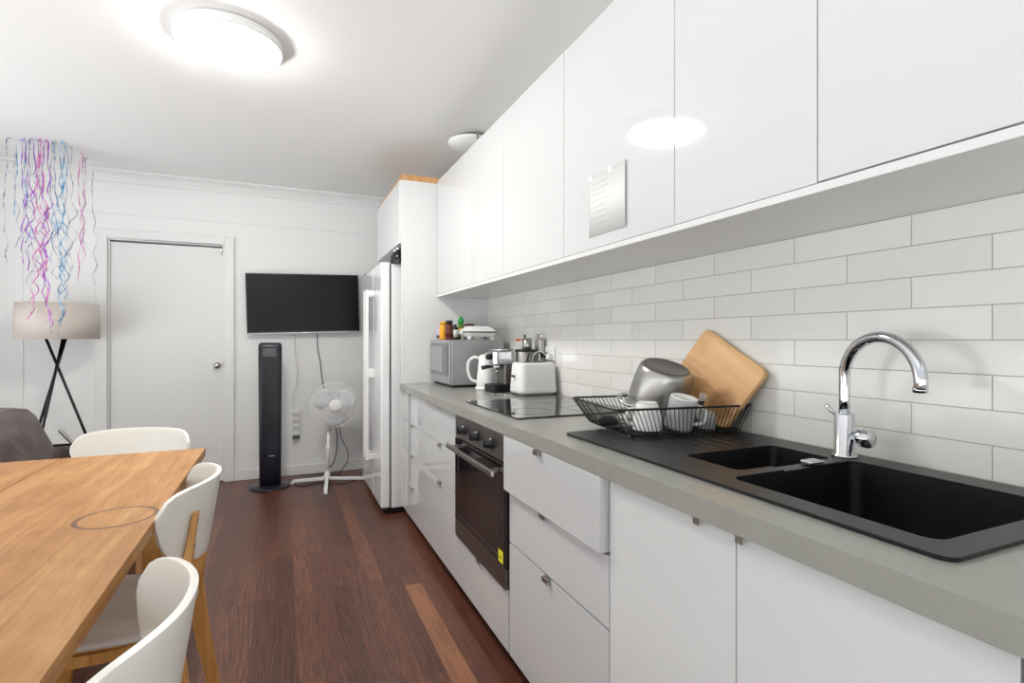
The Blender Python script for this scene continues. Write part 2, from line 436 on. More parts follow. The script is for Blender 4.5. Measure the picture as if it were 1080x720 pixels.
struct('trim_1', sweep_x([(YB, ZC), (YB-.075, ZC), (YB-.075, ZC-.012), (YB-.066, ZC-.02), (YB-.052, ZC-.024), (YB-.036, ZC-.04), (YB-.022, ZC-.062), (YB-.016, ZC-.074), (YB-.016, ZC-.088), (YB, ZC-.088)], XL, XW), 'trimw')
struct('trim_2', MB().prism([(XL, ZC), (XL+.075, ZC), (XL+.075, ZC-.012), (XL+.03, ZC-.05), (XL+.016, ZC-.088), (XL, ZC-.088)], YF, YB-.08, 'Y'), 'trimw')
struct('trim_3', MB().box(XL, XW, YB-.006, YB, 2.205, 2.217), 'trimw', .002)          # panel joint line
struct('trim_4', MB().box(-1.795, -1.783, YB-.005, YB, .1, 2.2), 'trimw', .002)
struct('baseboard_back', MB().box(XL, -1.345, YB-.014, YB, 0, .085).box(-.378, XW, YB-.014, YB, 0, .085), 'trimw', .004)
struct('baseboard_left', MB().box(XL, XL+.014, 4.3, YB-.02, 0, .085), 'trimw', .004)
struct('trim_5', MB().box(-1.342, DX0, YB-.018, YB, 0, 2.085).box(DX1, -.380, YB-.018, YB, 0, 2.085).box(DX0, DX1, YB-.018, YB, DZ, 2.085)
       .box(DX0, DX0+.012, YB, YB+.1, 0, DZ).box(DX1-.012, DX1, YB, YB+.1, 0, DZ).box(DX0+.012, DX1-.012, YB, YB+.1, DZ-.012, DZ), 'trimw', .004)
struct('trim_6', MB().box(DX0-.1, DX1+.1, YB+.101, YB+.12, 0, 2.2), 'trimw')  # unseen backing added behind the door to stop light leaking through its gaps
dr = struct('door_1', MB().box(DX0+.0135, DX1-.0135, YB+.012, YB+.05, .008, DZ-.026), 'door', .003)
kn = build('door_knob', MB().lathe([(.024, 0), (.026, -.004), (.012, -.008), (.010, -.03), (.022, -.036), (.026, -.048), (.02, -.058), (0, -.06)], (-.508, YB+.012, .99), axis='Y'), 'steel', dr)
kn['label'] = 'round brushed metal door knob'
build('door_catch', MB().box(-.498, -.47, YB+.0, YB+.012, 1.955, 1.985).box(-.482, -.474, YB-.006, YB+.012, 1.93, 1.96), 'steel', dr, .002)
struct('wall_front', MB().box(XL, -1.9, YF, YF+.1, 0, ZC).box(1.2, XW, YF, YF+.1, 0, ZC).box(-1.9, 1.2, YF, YF+.1, 2.3, ZC), 'wall')
ZCN = .912
struct('wall_right_tiling', MB().box(XW-.008, XW, -.6, 3.57, ZCN-.02, 1.52), 'tile')
XT = XW-.008     # tile face 1.364

# ------------------------------------------------------------------ base cabinets
XF = .749
def tab_handle(y, z, xf, parent, w=.036):
    o = build('handle', MB().box(xf-.0025, xf+.0, y-w/2, y+w/2, z-.001, z+.0015).box(xf-.0115, xf, y-w/2, y+w/2, z, z+.0015)
              .box(xf-.013, xf-.0112, y-w/2, y+w/2, z-.014, z+.0015), 'steel', parent)
    return o
def carcass(root, y0, y1, x0=XF+.02, z0=.075, z1=.868, open_top=False):
    m = MB().box(x0, XW-.012, y0+.001, y0+.017, z0, z1).box(x0, XW-.012, y1-.017, y1-.001, z0, z1).box(x0, XW-.012, y0+.017, y1-.017, z0, z0+.016).box(XW-.022, XW-.012, y0+.017, y1-.017, z0+.016, z1)
    if not open_top: m.box(x0, XW-.022, y0+.017, y1-.017, z1-.016, z1)
    b = build('body', m, 'carc', root)
    build('plinth', MB().box(x0+.05, x0+.066, y0+.001, y1-.001, 0, z0), 'plinth', root)
    return b
def front(name, root, y0, y1, z0, z1, xf=XF, m='gloss', handle=None, g=.0015):
    o = build(name, MB().box(xf, xf+.018, y0+g, y1-g, z0+g, z1-g), m, root, .0012)
    if handle is not None: tab_handle(handle, z1-g, xf, o)
    return o
def unit(label, y0, y1, **k):
    t = thing('base_cabinet', label, 'cabinet', (XF, (y0+y1)/2, 0)); carcass(t, y0, y1, **k); return t

t = unit('white base cabinet with four equal drawers next to the fridge panel', 2.953, 3.568)
for a, b in ((.075, .275), (.275, .477), (.477, .672), (.672, .868)): front('drawer', t, 2.953, 3.568, a, b, handle=3.275)
t = unit('white base cabinet with two drawers over a deep one, left of the oven', 2.353, 2.953)
for a, b in ((.075, .477), (.477, .672), (.672, .868)): front('drawer', t, 2.353, 2.953, a, b, handle=2.645)
t = thing('base_cabinet', 'white drawer cabinet housing the built-in oven above a low drawer', 'cabinet', (XF, 2.05, 0))
m = MB().box(XF+.02, XW-.012, 1.754, 1.765, .075, .868).box(XF+.02, XW-.012, 2.335, 2.346, .075, .868).box(XF+.02, XW-.012, 1.765, 2.335, .286, .300).box(XF+.02, XW-.012, 1.765, 2.335, .075, .09)
build('body', m, 'carc', t); build('plinth', MB().box(XF+.07, XF+.086, 1.75, 2.35, 0, .075), 'plinth', t)
front('drawer', t, 1.75, 2.353, .075, .302, handle=2.045)
t = unit('white cabinet with three wide drawers, top drawer pulled slightly out, right of the oven', 1.11, 1.75)
dr_ = build('drawer', MB().box(XF-.022, XF+.0005, 1.1195, 1.7435, .6735, .8665).box(XF+.001, XF+.018, 1.1195, 1.7435, .6735, .8665), 'gloss', t, .0012); tab_handle(1.46, .8665, XF-.022, dr_)
front('drawer', t, 1.11, 1.742, .482, .668, handle=1.46)
front('drawer', t, 1.11, 1.742, .075, .479, handle=1.44)
t = unit('white two-door base cabinet under the black sink', .308, 1.11, open_top=True)
front('door', t, .708, 1.108, .075, .866, m='satin')
front('door', t, .308, .708, .075, .866, m='satin')
for k, yh in enumerate((.795, .69)): tab_handle(yh, .8645, XF, [c for c in t.children if c.name.startswith('door')][k], .016)
t = unit('white base cabinet nearest the camera, mostly out of frame', -.292, .308)
front('door', t, -.292, .307, .075, .868, m='satin')

# ------------------------------------------------------------------ worktop, sink
wt = build('worktop', MB().box(.727, XT-.001, -.3, 3.57, .868, ZCN), 'stone', loc=(.727, 1.6, .868), bevel=.002)
boolean(wt, MB().box(.84, 1.325, .425, 1.07, .8, 1.0))
tag(wt, 'long grey stone-look worktop running along the tiled wall', 'worktop')
SX0, SX1, SY0, SY1 = .812, 1.335, .405, 1.452
BX0, BX1, BY0, BY1 = .868, 1.262, .450, .836     # big bowl
QX0, QX1, QY0, QY1 = .930, 1.240, .872, 1.046     # small bowl
ZT = ZCN+.007
snk = thing('kitchen_sink', 'black composite one-and-a-half bowl sink with drainboard set in the worktop', 'sink', (1.07, .93, ZCN))
top = build('rim', MB().prism(rrect(SX0, SX1, SY0, SY1, .022), ZCN+.0003, ZT, 'Z'), 'granite', snk, .003, 2)
cut = MB().prism(rrect(BX0, BX1, BY0, BY1, .025), .8, 1.0, 'Z').prism(rrect(QX0, QX1, QY0, QY1, .02), .8, 1.0, 'Z')
boolean(top, cut)
gr = MB()
for x in (.93, .975, 1.02, 1.065, 1.11, 1.155, 1.2): gr.box(x, x+.006, 1.08, 1.40, ZT-.0025, ZT+.02)
boolean(top, gr)
def bowl(x0, x1, y0, y1, depth, r):
    m = MB(); n = 6
    rings = []
    zs = [(ZT-.004, 0), (ZCN-.03, .002), (ZCN-depth+.03, .008), (ZCN-depth+.01, .014), (ZCN-depth, .03)]
    for z, ins in zs: rings.append([(a, b, z) for a, b in rrect(x0+ins, x1-ins, y0+ins, y1-ins, r, n)])
    k = len(rings[0]); vs = [p for q in rings for p in q]
    fs = [(i*k+j, i*k+(j+1) % k, (i+1)*k+(j+1) % k, (i+1)*k+j) for i in range(len(rings)-1) for j in range(k)]
    m._add(vs, fs, 0, True); m._add(rings[-1], [tuple(range(k))]); return m
b1 = build('bowl', bowl(BX0, BX1, BY0, BY1, .19, .025), 'granite', snk)
b1['label'] = 'large main bowl'
build('drain', MB().lathe([(.045, 0), (.045, .003), (.03, .003), (.028, .0005), (0, .0005)], ((BX0+BX1)/2+.1, (BY0+BY1)/2, ZCN-.19+.0005), n=28), 'steel', b1)
b2 = build('bowl', bowl(QX0, QX1, QY0, QY1, .12, .02), 'granite', snk); b2['label'] = 'small half bowl'
build('drain', MB().lathe([(.035, 0), (.035, .003), (.02, .003), (0, .001)], ((QX0+QX1)/2, (QY0+QY1)/2, ZCN-.12+.0005), n=28), 'steel', b2)
# lowered overflow notch in the divider, with a clear plastic overflow cover
boolean(top, MB().box(1.03, 1.13, .828, .880, ZT-.0035, ZT+.03))
build('overflow_cover', MB().box(1.12, 1.165, .838, .868, ZT, ZT+.008), 'chrome', snk, .003)

# tap
FX, FY = 1.285, .872
t = thing('kitchen_tap', 'chrome gooseneck mixer tap behind the sink', 'tap', (FX, FY, ZT))
build('base', MB().lathe([(.029, 0), (.029, .004), (.0225, .008), (.0225, .105), (.020, .108), (0, .108)], (FX, FY, ZT+.0003)), 'chrome', t)
pts = [(FX, FY, ZT+.10), (FX, FY, 1.06), (FX, FY, 1.118)]
dirx, diry = -.19, -.98; R0 = .098
for k in range(1, 19):
    a = PI*k/18*1.03; d = R0*(1-math.cos(a)); pts.append((FX+dirx*d, FY+diry*d, 1.118+R0*math.sin(a)))
pts.append((pts[-1][0]+.002, pts[-1][1]+.002, 1.102))
build('spout', MB().tube(pts, [.0125]*3+[.0135]*(len(pts)-3), 16), 'chrome', t)
build('aerator', MB().lathe([(.0125, 0), (.0145, .001), (.0145, .012), (.013, .013)], (pts[-1][0], pts[-1][1], 1.096)), 'chrome', t)
build('mixer_knob', MB().lathe([(.013, 0), (.013, -.03), (.021, -.034), (.023, -.040), (.023, -.058), (.019, -.064), (0, -.065)], (FX+.004, FY, .972), axis='Y'), 'chrome', t)
build('lever', MB().tube([(FX+.0, FY+.018, 1.018), (FX-.004, FY+.032, 1.030), (FX-.007, FY+.044, 1.044)], .0045, 10), 'chrome', t)

# ------------------------------------------------------------------ oven and hob
t = thing('built_in_oven', 'stainless steel built-in oven with dark glass door and three knobs', 'oven', (XF, 2.05, .303))
OY0, OY1 = 1.752, 2.348
build('body', MB().box(XF+.012, XF+.55, 1.767, 2.333, .304, .85), 'darksteel', t)
cp = build('control_panel', MB().box(XF-.012, XF+.010, OY0, OY1, .762, .866), 'darksteel', t, .002)
for yk in (2.22, 2.055, 1.89):
    k = build('knob', MB().lathe([(.024, 0), (.024, -.004), (.019, -.006), (.0185, -.024), (.016, -.028), (0, -.028)], (XF-.0125, yk, .812), axis='X', n=24)
              .box(XF-.045, XF-.038, yk-.004, yk+.004, .796, .828), 'blackpl', cp)
dd = build('door', MB().box(XF-.014, XF+.010, OY0, OY1, .382, .757), 'ovenglass', t, .003)
build('window_frame', MB().box(XF-.0155, XF-.0142, OY0+.06, OY1-.05, .41, .41+.003).box(XF-.0155, XF-.0142, OY0+.06, OY1-.05, .70, .703)
      .box(XF-.0155, XF-.0142, OY0+.06, OY0+.063, .41, .70).box(XF-.0155, XF-.0142, OY1-.053, OY1-.05, .41, .70), 'darksteel', dd)
build('handle', MB().box(XF-.062, XF-.048, OY0-.0+.012, OY1-.012, .714, .737).box(XF-.05, XF-.0142, OY0+.05, OY0+.068, .717, .733).box(XF-.05, XF-.0142, OY1-.068, OY1-.05, .717, .733), 'steel', dd, .004, 3)
st = build('energy_sticker', MB().box(XF-.0152, XF-.0143, OY0+.014, OY0+.058, .392, .437, 0).box(XF-.0156, XF-.0153, OY0+.022, OY0+.05, .409, .414, 1), ['yellow', 'tin'], dd)
build('lower_panel', MB().box(XF-.013, XF+.010, OY0, OY1, .304, .379), 'darksteel', t, .002)

hb = thing('induction_hob', 'flat black glass cooktop set in the worktop over the oven', 'hob', (1.05, 2.09, ZCN))
h0 = build('glass_top', MB().prism(rrect(.80, 1.305, 1.785, 2.383, .008), ZCN+.0003, ZCN+.006, 'Z'), 'blackglass', hb, .001)
for cx, cy, r in ((.92, 1.94, .09), (.92, 2.23, .075), (1.18, 1.94, .075), (1.18, 2.23, .10)):
    build('cooking_zone', MB().tube([(cx+r*math.cos(2*PI*k/48), cy+r*math.sin(2*PI*k/48), ZCN+.0062) for k in range(48)], .0004, 4, closed=True), 'tin', hb)

# ------------------------------------------------------------------ wall cabinets
XU = .989; UZ0, UZ1 = 1.524, 2.313
def upper(label, y0, y1, splits, m='gloss', z0=UZ0+.002):
    t = thing('wall_cabinet', label, 'cabinet', (XU, (y0+y1)/2, UZ0))
    build('body', MB().box(XU+.02, XW-.002, y0+.0005, y1-.0005, UZ0, UZ1), 'carc', t)
    ys = [y0]+splits+[y1]
    for a, b in zip(ys, ys[1:]): build('door', MB().box(XU, XU+.018, a+.0013, b-.0013, z0, UZ1), m, t, .001)
    return t
upper('long double-door white wall cabinet farthest away, touching the tall panel', 2.377, 3.57, [2.972])
upper('white wall cabinet third from the camera end, left of the paper note', 1.772, 2.377, [])
ucn = upper('glossy white wall cabinet door carrying a taped paper note', 1.149, 1.772, [])
upper('narrow glossy white wall cabinet right of the note, catching the lamp reflection', .727, 1.149, [])
upper('white wall cabinet at the right edge above the tap', .127, .727, [], z0=UZ0+.004)
pl = build('cabinet_base_strip', MB().box(XU-.003, XW-.002, .127, 3.57, 1.506, UZ0-.0003), 'satin', loc=(XU, 1.8, 1.506), bevel=.001)
tag(pl, 'long white bottom panel running under the wall cabinets', 'panel')

# paper note
t = thing('paper_note', 'white printed paper note taped on the glossy wall cabinet door', 'note', (XU-.001, 1.48, 1.57))
def note_x(y): return XU-.0012-.0015-(.004*max(0, (1.43-y)/.065)**1.6 if y < 1.43 else 0)
ys = [1.368+(1.585-1.368)*i/14 for i in range(15)]
m = MB(); vs = [(note_x(y), y, z) for z in (1.567, 1.775) for y in ys]
m._add(vs, [(i, i+1, 15+i+1, 15+i) for i in range(14)], 0, True)
build('sheet', m, 'paper', t, solid=.0006)
m = MB()
for i in range(8):
    z = 1.745-i*.020; m.box(XU-.0034, XU-.0031, 1.455+.05*random.random(), 1.565, z, z+.0016)
build('print_lines', m, 'ink', t)
for yy, zz in ((1.575, 1.768), (1.46, 1.768)): build('tape', MB().box(XU-.0040, XU-.0035, yy-.012, yy+.008, zz-.006, zz+.012), 'carc', t)

# ------------------------------------------------------------------ tall panel, over-fridge cabinet
YP0, YP1 = 3.574, 3.598
pn = build('tall_end_panel', MB().box(.742, XW-.002, YP0, YP1, .078, 2.296), 'satin', loc=(.742, 3.586, .078), bevel=.001)
build('plinth', MB().box(.80, XW-.03, YP0, YP1, 0, .0775), 'plinth', pn)
tag(pn, 'tall white end panel between fridge and kitchen run', 'panel')
t = thing('over_fridge_cabinet', 'white bridging cabinet with two unequal doors above the fridge', 'cabinet', (.73, 4.05, 1.865))
build('body', MB().box(.75, XW-.002, YP1+.001, 4.505, 1.865, 2.296), 'carc', t)
build('door', MB().box(.73, .748, 3.601, 3.925, 1.867, 2.296), 'satin', t, .001)
build('door', MB().box(.73, .748, 3.928, 4.505, 1.867, 2.296), 'satin', t, .001)
t = thing('wooden_box', 'flat pale wooden box on top of the cabinet above the fridge', 'box', (.87, 4.0, 2.297))
build('tray', MB().box(.752, .762, 3.59, 4.46, 2.2968, 2.332).box(1.01, 1.02, 3.59, 4.46, 2.2968, 2.332).box(.762, 1.01, 3.59, 3.60, 2.2968, 2.332).box(.762, 1.01, 4.45, 4.46, 2.2968, 2.332).box(.762, 1.01, 3.60, 4.45, 2.2968, 2.304), 'bamboo', t, .001)
build('lid', MB().box(.748, 1.024, 3.586, 4.464, 2.3322, 2.340), 'bamboo', t, .002)
build('hand_hole', MB().box(.7512, .7518, 3.99, 4.06, 2.308, 2.322), 'plinth', t)

# second ceiling light above the cabinets (off)
t = thing('small_ceiling_light', 'small unlit white glass ceiling light above the wall cabinets', 'ceiling light', (1.15, 3.31, ZC))
build('shade', MB().lathe([(.155, -.028), (.158, -.034), (.150, -.046), (.12, -.062), (.07, -.074), (0, -.078)], (1.15, 3.31, ZC), n=40), 'opal', t)
build('backplate', MB().lathe([(.11, -.0003), (.115, -.01), (.12, -.030), (0, -.030)], (1.15, 3.31, ZC), n=40), 'steel', t)
build('clip', MB().box(1.128, 1.14, 3.143, 3.15, ZC-.06, ZC-.015).box(1.128, 1.14, 3.143, 3.20, ZC-.017, ZC-.015), 'steel', t)

# lit ceiling lamp
LX, LY, LR = -.215, 2.63, .215
t = thing('ceiling_lamp', 'large round glowing white ceiling lamp', 'ceiling lamp', (LX, LY, ZC))
build('base_ring', MB().lathe([(LR-.02, -.0003), (LR-.004, -.004), (LR, -.010), (LR, -.044), (LR-.01, -.046)], (LX, LY, ZC), n=64), 'whitepl', t)
build('diffuser', MB().lathe([(LR-.01, -.0462), (LR-.006, -.049), (LR-.010, -.055), (LR-.022, -.061), (LR-.05, -.065), (.1, -.068), (0, -.069)], (LX, LY, ZC), n=64), 'lampglow', t)

# ------------------------------------------------------------------ fridge and things on it
t = thing('fridge', 'tall white side-by-side fridge with long bar handles', 'fridge', (.95, 4.14, 0))
FY0, FY1 = 3.66, 4.57
build('body', MB().box(.69, 1.33, FY0+.006, FY1-.006, .045, 1.735), 'fridgeside', t, .006)
build('base_grille', MB().box(.665, .80, FY0+.03, FY1-.03, .004, .044), 'blackpl', t, .003)
for y0, y1, hy in ((FY0, 4.003, 3.955), (4.009, FY1, 4.058)):
    d = build('door', MB().box(.618, .680, y0, y1, .05, 1.742), 'fridge', t, .012, 4)
    build('handle', MB().box(.556, .576, hy-.015, hy+.015, .33, 1.575).box(.57, .6185, hy-.013, hy+.013, 1.53, 1.57).box(.57, .6185, hy-.013, hy+.013, .335, .375).box(.57, .6185, hy-.013, hy+.013, .93, 1.0), 'whitepl', d, .005, 3)
build('seal', MB().box(.6805, .6895, FY0+.012, FY1-.012, .055, 1.73), 'tin', t)
build('hinge_cover', MB().box(.63, .72, FY1-.09, FY1-.02, 1.7425, 1.757), 'blackpl', t, .004)
for i, (y, x) in enumerate(((3.655, .735), (3.745, .735))):
    b = thing('bottle', ['short dark bottle with silver cap on the fridge, beside the panel', 'short dark bottle with silver cap on the fridge, farther from the panel'][i], 'bottle', (x, y, 1.7355), 'bottles on the fridge')
    build('glass', MB().lathe([(.034, 0), (.036, .004), (.036, .06), (.02, .085), (.018, .095)], (x, y, 1.7355), n=20), 'darkbottle', b)
    build('cap', MB().lathe([(.021, .09), (.021, .112), (0, .113)], (x, y, 1.7355), n=20), 'chrome', b)
bx = build('recess_shade_box', MB().box(.79, 1.20, 3.61, 4.25, 1.7355, 1.850), 'blackpl', loc=(1.05, 3.9, 1.7355), bevel=.006)  # black block filling the gap, its colour stands in for the recess shade
tag(bx, 'black box added to darken the recess above the fridge behind the bottles', 'box')

# ------------------------------------------------------------------ microwave and what stands on it
t = thing('microwave', 'silver microwave at the far end of the worktop', 'microwave', (1.12, 3.34, ZCN))
MX0, MX1, MY0, MY1, MZ0, MZ1 = .938, 1.30, 3.115, 3.55, .928, 1.209
build('body', MB().box(MX0+.014, MX1, MY0, MY1, MZ0, MZ1), 'silver', t, .006, 3)
build('front_frame', MB().box(MX0, MX0+.0135, MY0, MY1, MZ0+.004, MZ1-.001), 'silver', t, .004, 3)
d = build('door', MB().box(MX0-.006, MX0-.0005, MY0+.03, MY1-.012, .985, 1.185), 'silverdk', t, .003)
build('window', MB().box(MX0-.0075, MX0-.0063, MY0+.13, MY1-.03, 1.005, 1.168), 'silver', d)
build('open_button', MB().box(MX0-.004, MX0-.0005, MY0+.03, MY0+.13, .945, .972), 'silver', t, .002)
build('base', MB().box(MX0+.03, MX1-.01, MY0+.01, MY1-.01, ZCN+.0003, MZ0), 'blackpl', t)
def jar(name, label, x, y, prof, m, cap=None, capm=None, lab=None, labm=None):
    b = thing(name, label, 'bottle' if name == 'bottle' else 'jar', (x, y, 1.2094))
    build('container', MB().lathe(prof, (x, y, 1.2094), n=22), m, b)
    if cap: build('lid', MB().lathe(cap, (x, y, 1.2094), n=22), capm, b)
    if lab: build('paper_label', MB().lathe(lab, (x, y, 1.2094), n=22), labm, b)
jar('jar', 'brown jar with a black lid on the microwave', .968, 3.215, [(.024, 0), (.026, .004), (.026, .088), (.018, .1)], 'brown', [(.021, .098), (.021, .122), (0, .122)], 'blackpl', [(.0264, .02), (.0264, .07)], 'brown')
jar('jar', 'amber yellow jar left of the brown jar on the microwave', .968, 3.35, [(.024, 0), (.026, .004), (.026, .088), (.018, .1), (.02, .1), (.02, .118), (0, .118)], 'amber')
jar('bottle', 'small bottle with violet label at the left edge of the microwave top', .966, 3.43, [(.02, 0), (.021, .003), (.021, .07), (.012, .085), (.012, .094), (0, .094)], 'purple', [(.0212, .01), (.0212, .03)], 'blackpl')
jar('bottle', 'dark bottle with pale label between brown jar and green-capped bottle', 1.052, 3.36, [(.022, 0), (.023, .003), (.023, .07), (.012, .085), (.012, .1), (0, .1)], 'darkbottle', None, None, [(.0234, .015), (.0234, .066)], 'cream')
jar('bottle', 'green-capped squeeze bottle on the microwave', 1.100, 3.385, [(.022, 0), (.024, .004), (.024, .075), (.018, .1), (.016, .11)], 'greenb', [(.021, .105), (.020, .135), (.012, .145), (.006, .158), (0, .158)], 'green', [(.0244, .045), (.0244, .078)], 'amber')
jar('jar', 'jar with dark red lid behind the green-capped bottle', 1.175, 3.43, [(.032, 0), (.034, .004), (.034, .085), (.03, .094)], 'cream', [(.035, .092), (.035, .108), (0, .108)], 'red')
t = thing('sandwich_press', 'white sandwich press on top of the microwave', 'sandwich press', (1.155, 3.21, 1.2094))
SPX, SPY, SPZ = 1.195, 3.22, 1.2094
def shellbox(x0, x1, y0, y1, z0, z1, t0, t1, r=.03):
    m = MB(); a = rrect(x0+t0, x1-t0, y0+t0, y1-t0, r); b = rrect(x0, x1, y0, y1, r); c = rrect(x0+t1, x1-t1, y0+t1, y1-t1, r); k = len(a)
    zm = (z0+z1)/2 if t0 and t1 else (z0 if not t0 else z1)
    rings = [[(p[0], p[1], z0) for p in (a if t0 else b)], [(p[0], p[1], z1) for p in (c if t1 else b)]]
    vs = rings[0]+rings[1]; m._add(vs, [(i, (i+1) % k, k+(i+1) % k, k+i) for i in range(k)]+[tuple(range(k))[::-1], tuple(range(k, 2*k))], 0); return m
build('lower_shell', shellbox(1.045, 1.27, 3.125, 3.30, SPZ+.018, SPZ+.044, .018, 0), 'whitepl', t, .004, 3)
build('plates', MB().prism(rrect(1.049, 1.266, 3.129, 3.296, .028), SPZ+.0442, SPZ+.052, 'Z'), 'blackpl', t)
build('upper_shell', shellbox(1.045, 1.27, 3.125, 3.30, SPZ+.0522, SPZ+.086, 0, .04), 'whitepl', t, .006, 3)
for x, y in ((1.08, 3.15), (1.235, 3.15), (1.08, 3.275), (1.235, 3.275)): build('foot', MB().lathe([(.012, 0), (.013, .018), (0, .018)], (x, y, SPZ), n=14), 'whitepl', t)
build('handle', MB().box(1.036, 1.0445, 3.17, 3.25, SPZ+.036, SPZ+.064), 'whitepl', t, .004)

# ------------------------------------------------------------------ kettle, coffee machine, canister, rack of utensils, toaster
KX, KY = 1.125, 2.955
t = thing('kettle', 'white electric kettle between microwave and coffee machine', 'kettle', (KX, KY, ZCN))
build('power_base', MB().lathe([(.068, .0003), (.07, .004), (.07, .016), (.06, .02), (0, .02)], (KX, KY, ZCN)), 'whitepl', t)
build('jug', MB().lathe([(.062, .0205), (.064, .025), (.060, .08), (.052, .15), (.049, .195), (.045, .200)], (KX, KY, ZCN), n=36)
      .prism([(-.052, .16), (-.052, .195), (-.078, .197)], -.012, .012, 'X').transform(Matrix.Identity(4)) if False else
      MB().lathe([(.062, .0205), (.064, .025), (.060, .08), (.052, .15), (.049, .195), (.045, .200)], (KX, KY, ZCN), n=36), 'whitepl', t)
build('lid', MB().lathe([(.046, .2005), (.044, .207), (.012, .210), (.010, .218), (0, .219)], (KX, KY, ZCN), n=30), 'whitepl', t)
hp = smooth_path([(KX-.043, KY+.02, ZCN+.185), (KX-.07, KY+.035, ZCN+.192), (KX-.098, KY+.05, ZCN+.165), (KX-.102, KY+.052, ZCN+.11), (KX-.085, KY+.042, ZCN+.06), (KX-.053, KY+.027, ZCN+.045)])
build('handle', MB().tube(hp, .0085, 12), 'whitepl', t)
build('spout', MB().prism([(KX+.035, ZCN+.165), (KX+.045, ZCN+.199), (KX+.075, ZCN+.202), (KX+.05, ZCN+.17)], KY-.014, KY+.014, 'Y'), 'whitepl', t, .003)

CX, CY = 1.148, 2.80
t = thing('coffee_machine', 'small chrome and black espresso machine behind the hob', 'coffee machine', (CX, CY, ZCN))
build('drip_tray', MB().prism(rrect(CX-.075, CX+.075, CY-.075, CY+.075, .02), ZCN+.0003, ZCN+.042, 'Z').box(CX-.06, CX+.03, CY-.06, CY+.06, ZCN+.042, ZCN+.045), 'blackpl', t, .004)
build('column', MB().prism(rrect(CX+.005, CX+.065, CY-.05, CY+.05, .012), ZCN+.046, ZCN+.155, 'Z'), 'darksteel', t)
build('brew_head', MB().prism(rrect(CX-.06, CX+.07, CY-.055, CY+.055, .025), ZCN+.156, ZCN+.232, 'Z'), 'chrome', t, .006, 3)
build('portafilter', MB().lathe([(.018, .128), (.03, .136), (.03, .1558)], (CX-.02, CY, ZCN)).tube([(CX-.02, CY, ZCN+.128), (CX-.02, CY, ZCN+.105)], .006), 'chrome', t)
build('portafilter_handle', MB().tube([(CX-.052, CY, ZCN+.145), (CX-.085, CY+.01, ZCN+.142), (CX-.11, CY+.015, ZCN+.137)], [.008, .011, .012]), 'blackpl', t)
build('steam_knob', MB().lathe([(.016, 0), (.018, -.004), (.016, -.022), (0, -.023)], (CX-.0605, CY+.01, ZCN+.20), axis='X', n=20), 'blackpl', t)
build('cup_guard', MB().tube([(CX-.05, CY-.045, ZCN+.24), (CX+.06, CY-.045, ZCN+.24), (CX+.06, CY+.045, ZCN+.24), (CX-.05, CY+.045, ZCN+.24)], .003, 8, closed=True), 'chrome', t)

QX, QY = 1.286, 2.762
t = thing('water_boiler', 'tall cylindrical steel canister with black rim beside the coffee machine', 'canister', (QX, QY, ZCN))
build('cylinder', MB().lathe([(.055, .0003), (.056, .004), (.056, .232), (.054, .235)], (QX, QY, ZCN), n=40), 'steel', t)
build('rim', MB().lathe([(.0575, .228), (.059, .232), (.059, .240), (.052, .243), (0, .243)], (QX, QY, ZCN), n=40), 'blackpl', t)
build('sight_window', MB().lathe([(.0565, .05), (.0565, .215)], (QX, QY, ZCN), n=40), 'darksteel', t) if False else None
TX, TY = 1.290, 2.762
t = thing('utensil_pot', 'steel pot on top of the black-rimmed canister', 'utensil pot', (TX, TY, ZCN+.2435))
build('cup', MB().lathe([(.026, 0), (.028, .002), (.028, .062), (.026, .062), (.025, .003), (0, .003)], (TX+.01, TY, ZCN+.2435), n=26), 'steel', t)
o = thing('measuring_spoon', 'orange round spoon leaning in the steel pot', 'spoon', (TX-.02, TY, ZCN+.30))
build('scoop', MB().lathe([(0, -.012), (.012, -.008), (.017, 0), (.015, .003), (0, .004)], (TX-.045, TY+.01, ZCN+.30), n=18), 'orange', o)
build('handle', MB().tube([(TX-.032, TY+.006, ZCN+.30), (TX-.01, TY, ZCN+.29), (TX+.008, TY, ZCN+.26)], .003), 'orange', o)
o = thing('small_whisk', 'black handled whisk standing in the steel pot', 'whisk', (TX, TY, ZCN+.25))
build('handle', MB().tube([(TX+.004, TY-.006, ZCN+.25), (TX-.006, TY-.010, ZCN+.30), (TX-.012, TY-.012, ZCN+.325)], .005), 'blackpl', o)
build('loop', MB().tube([(TX-.012, TY-.012, ZCN+.325), (TX-.024, TY-.014, ZCN+.34), (TX-.018, TY-.016, ZCN+.355), (TX-.006, TY-.014, ZCN+.345)], .002, closed=True), 'chrome', o)
t = thing('steel_cylinder_grater', 'upright narrow steel box behind the black-rimmed canister', 'grater', (1.325, 2.66, ZCN))
build('grater_body', MB().prism([(1.30, 2.665), (1.345, 2.665), (1.345, 2.72), (1.30, 2.72)] and rrect(1.318, 1.352, 2.638, 2.70, .006), ZCN+.0003, ZCN+.30, 'Z'), 'steel', t, .002)
build('handle', MB().tube([(1.335, 2.65, ZCN+.30), (1.335, 2.65, ZCN+.325), (1.335, 2.69, ZCN+.325), (1.335, 2.69, ZCN+.30)], .004), 'chrome', t)

